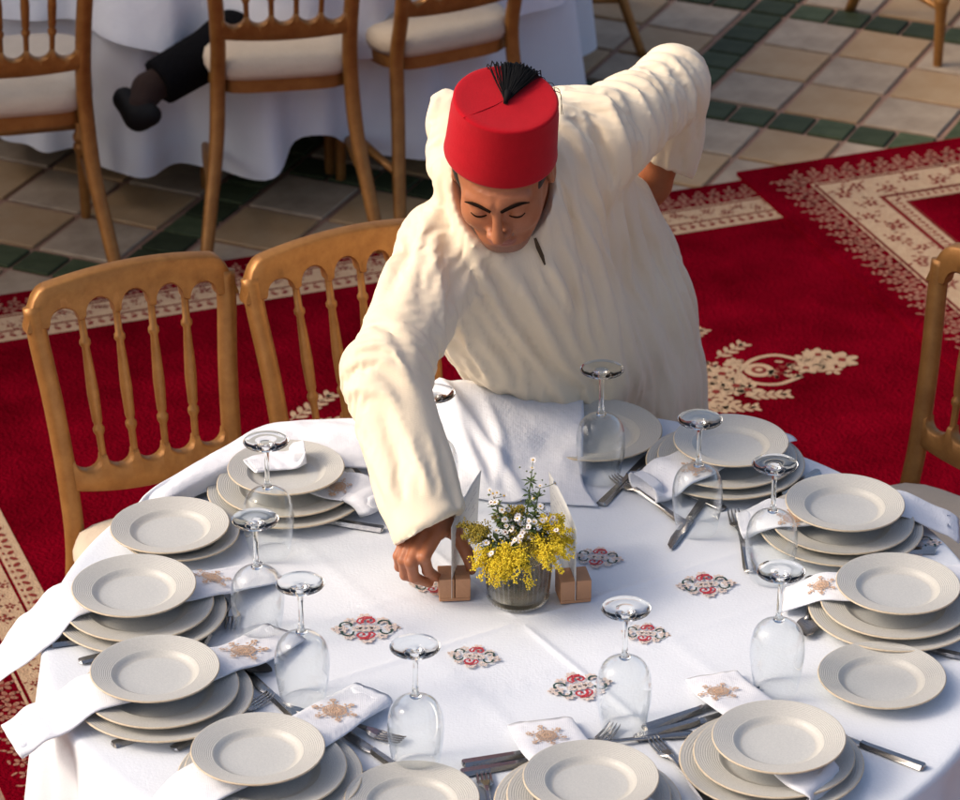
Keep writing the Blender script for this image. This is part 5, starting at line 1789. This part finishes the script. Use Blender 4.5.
# hair below the fez, brows and lashes -------------------------------
def hair_sdf(P):
    q = to_head(P); qs = q.copy(); qs[:, 0] = np.abs(q[:, 0])
    d = ell(q, (0, .014, .034), (.0825, .1000, .0955))
    d = smin(d, ell(q, (0, .055, -.02), (.062, .055, .06)), .02)
    d = smax(d, ell(q, (0, .055, .0), (.2, .135, .13)), .004)
    d = smax(d, -(q[:, 1] + .044 - .30 * np.maximum(0, q[:, 2] - .0)), .006)          # nothing on the face
    d = smax(d, -(q[:, 2] + .022 - np.where(q[:, 1] > .03, -.06, 0)), .006)
    d = smax(d, -ell(qs, (.080, .014, -.012), (.014, .024, .032)), .003)
    d = smax(d, ((P - FB) @ FA) - .015, .003)
    return d
Vx, Fx = grow(hair_sdf, HC - .16, HC + .17, .0032); Vx = relax(Vx, Fx, 1)
np_mesh('hair', Vx - MO, Fx, M['hair'], man)
def face_pt(x, z, lift=0.0):
    """point on the face in front of head position x, z"""
    y = -.16
    for _ in range(80):
        p = from_head((x, y, z)); v = float(head_sdf(p[None, :])[0])
        if v < .0004: break
        y += max(v * .7, .0003)
    return Vector(from_head((x, y - lift, z)))
for sg in (-1, 1):
    eb = MB()
    path = [face_pt(sg * x, z, .0008) - man.location for x, z in ((.0085, .0165), (.018, .0205), (.030, .0235), (.042, .0225), (.053, .0155))]
    p = [Vector(v) for v in catmull([tuple(v) for v in path], 4)]
    n = len(p)
    eb.tube(p, [.0040 * (.85 + .25 * math.sin(math.pi * k / (n - 1))) * (1 if k < n * .6 else 1 - .75 * (k - n * .6) / (n * .4)) for k in range(n)], 8, flat=.5, side=tuple(HR @ Vector((0, 0, 1))))
    eb.build('eyebrow', M['brow'], man)
    ls = MB()
    path = [face_pt(sg * x, z, .0006) - man.location for x, z in ((.0185, -.0065), (.024, -.0088), (.031, -.0098), (.038, -.0088), (.0445, -.0050))]
    p = [Vector(v) for v in catmull([tuple(v) for v in path], 4)]
    ls.tube(p, [.0010 + .0007 * math.sin(math.pi * k / (len(p) - 1)) for k in range(len(p))], 6)
    ls.build('eyelashes', M['brow'], man)
# finger nails
for pts_, r_ in (fing[0], fing[1], fing[4]):
    tip = Vector(pts_[-1]); d = (tip - Vector(pts_[-2])).normalized()
    up = (Vector((0, -.35, 1)) - d * d.dot(Vector((0, -.35, 1)))).normalized(); sd_ = d.cross(up)
    c = tip + up * (r_[-1] * .93)
    vs = []; fs = []
    for i in range(5):
        for j in range(5):
            u, v = i / 4 - .5, j / 4 - .5
            w = .0088 * (1 - .6 * abs(u) ** 2.5)
            vs.append(c + d * (u * .011 + .001) + sd_ * (v * w) - up * (.0034 * (2 * v) ** 2 * .5 + .0015 * (2 * u) ** 2 * .3) - man.location)
    fs = [(i * 5 + j, i * 5 + j + 1, (i + 1) * 5 + j + 1, (i + 1) * 5 + j) for i in range(4) for j in range(4)]
    

# fez and tassel -----------------------------------------------------
fq = FZ_AX.to_track_quat('Z', 'Y').to_matrix().to_4x4(); fq.translation = FZ_B - man.location
fz = MB()
rb, rt, fh = .0935, .0845, .112
pr = [(rb - .004, .002), (rb - .001, 0), (rb, .003), (rb - .002, .02), (rt + .0035, fh - .025), (rt + .001, fh - .006), (rt + .0012, fh - .003), (rt - .0005, fh - .0006), (rt - .004, fh + .0002)]
pr += [(rt * s, fh + .0002 - .0015 * math.sin(math.pi * (1 - s))) for s in (.85, .6, .35, .12, .002)]
fz.lathe(pr, 72, fq)
fez = fz.build('fez', M['felt'], man)
sm = MB()                                   # seam across the crown
q0 = [(-.082, -.012), (-.05, -.008), (-.02, -.004), (0, 0)]
sm.tube([fq @ Vector((x * .98, y * 3, fh - .0007)) for x, y in q0], .0009, 6)
sm.build('crown_seam', M['felt'], fez)
ts = MB(); trng = random.Random(9)
ctr_ = Vector((-.004, -.012, fh + .001))
for k in range(420):
    a = R(trng.gauss(63, 9)); d = Vector((math.cos(a), math.sin(a), 0))
    L = trng.uniform(.10, .13)
    lift = trng.uniform(.001, .009)
    q = [ctr_ + Vector((trng.gauss(0, .0012), trng.gauss(0, .0012), .001))]
    for t in (.2, .4, .6, .8, 1.0):
        p = ctr_ + d * (L * t) + Vector((trng.gauss(0, .0007) * t * 2, trng.gauss(0, .0007) * t * 2, lift * math.sin(math.pi * min(1, t * .85)) + .0015))
        rr = math.hypot(p.x, p.y)
        if rr > rt + .002:
            p.z -= (rr - rt) * 1.6; s = (rt + .002 + (rr - rt) * .35) / rr; p.x *= s; p.y *= s
        q.append(p)
    q = [Vector(v) for v in catmull([tuple(v) for v in q], 2)]
    ts.tube([fq @ v for v in q], .0010, 4)
for k in range(4):                          # loose threads past the rim
    a = R(trng.uniform(0, 35)); d = Vector((math.cos(a), math.sin(a), 0))
    p0 = d * (rt - .004) + Vector((0, 0, fh + .003)); p1 = d * (rt + .010) + Vector((0, 0, fh - .004 - trng.uniform(0, .01))); p2 = d * (rb + .010) + Vector((trng.uniform(-.006, .006), 0, fh - .03 - trng.uniform(0, .03)))
    ts.tube([fq @ Vector(v) for v in catmull([tuple(p0), tuple(p1), tuple(p2)], 4)], .0006, 4)
ts.tube([fq @ (ctr_ + Vector((0, 0, .0))), fq @ (ctr_ + Vector((.003, .006, .006))), fq @ (ctr_ + Vector((.008, .018, .009)))], [.003, .0045, .0055], 10)
ts.build('tassel', M['tassel'], fez)
# shoes
for sg in (-1, 1):
    an = V3(HIP[0] + sg * .11, 1.14, .075)
    f_sh = lambda P, an=an: smax(smin(rc(P, an + V3(0, .015, -.030), an + V3(0, -.15, -.040), .040, .034), rc(P, an + V3(0, .01, -.03), an + V3(0, 0, .01), .042, .046), .02), -(P[:, 2] - .0135), .004)
    Vs, Fs = grow(f_sh, an - .22, an + .12, .006)
    np_mesh('shoe', Vs - MO, Fs, M['shoe'], man)

# ------------------------------------------------------------------ the sitter whose foot shows under the background table
sit = empty('person', (-.72, 3.35, .0)); SO = np.array(sit.location)
tag(sit, 'seated person showing only a black trouser leg and shoe at background table', 'person')
ank = np.array(PY(148, 89, 3.17), np.float32); kne = np.array(PY(232, 40, 3.30), np.float32); hip2 = kne + V3(.18, .38, .02)
toe = np.array(PY(139, 108, 3.12), np.float32); heel = np.array(PY(124, 92, 3.20), np.float32)
f_b = lambda P: smin(smin(rc(P, kne, ank, .050, .036), rc(P, kne, hip2, .055, .075), .03), rc(P, ank, toe, .036, .034), .02)
Vs, Fs = grow(f_b, np.min([ank, kne, hip2, toe], 0) - .1, np.max([ank, kne, hip2, toe], 0) + .1, .007)
np_mesh('body', Vs - SO, Fs, M['ankle_dark'], sit)
e_t = ank + (kne - ank) * .12
ldir = (ank - kne) / np.linalg.norm(ank - kne)
f_t = lambda P: smin(np.maximum(rc(P, kne, ank, .064, .058), (P - e_t) @ ldir), rc(P, kne, hip2, .068, .09), .03)
Vs, Fs = grow(f_t, np.min([ank, kne, hip2], 0) - .13, np.max([ank, kne, hip2], 0) + .13, .008)
np_mesh('trouser_leg', Vs - SO, Fs, M['trouser'], sit)
f_s = lambda P: smin(rc(P, toe + V3(-.036, .03, .010), toe + V3(.0, -.01, -.016), .030, .034), rc(P, toe + V3(0, -.01, -.016), toe + V3(.03, -.02, -.010), .034, .026), .02)
Vs, Fs = grow(f_s, np.min([toe, heel], 0) - .1, np.max([toe, heel], 0) + .1, .006)
np_mesh('shoe', Vs - SO, Fs, M['shoe'], sit)
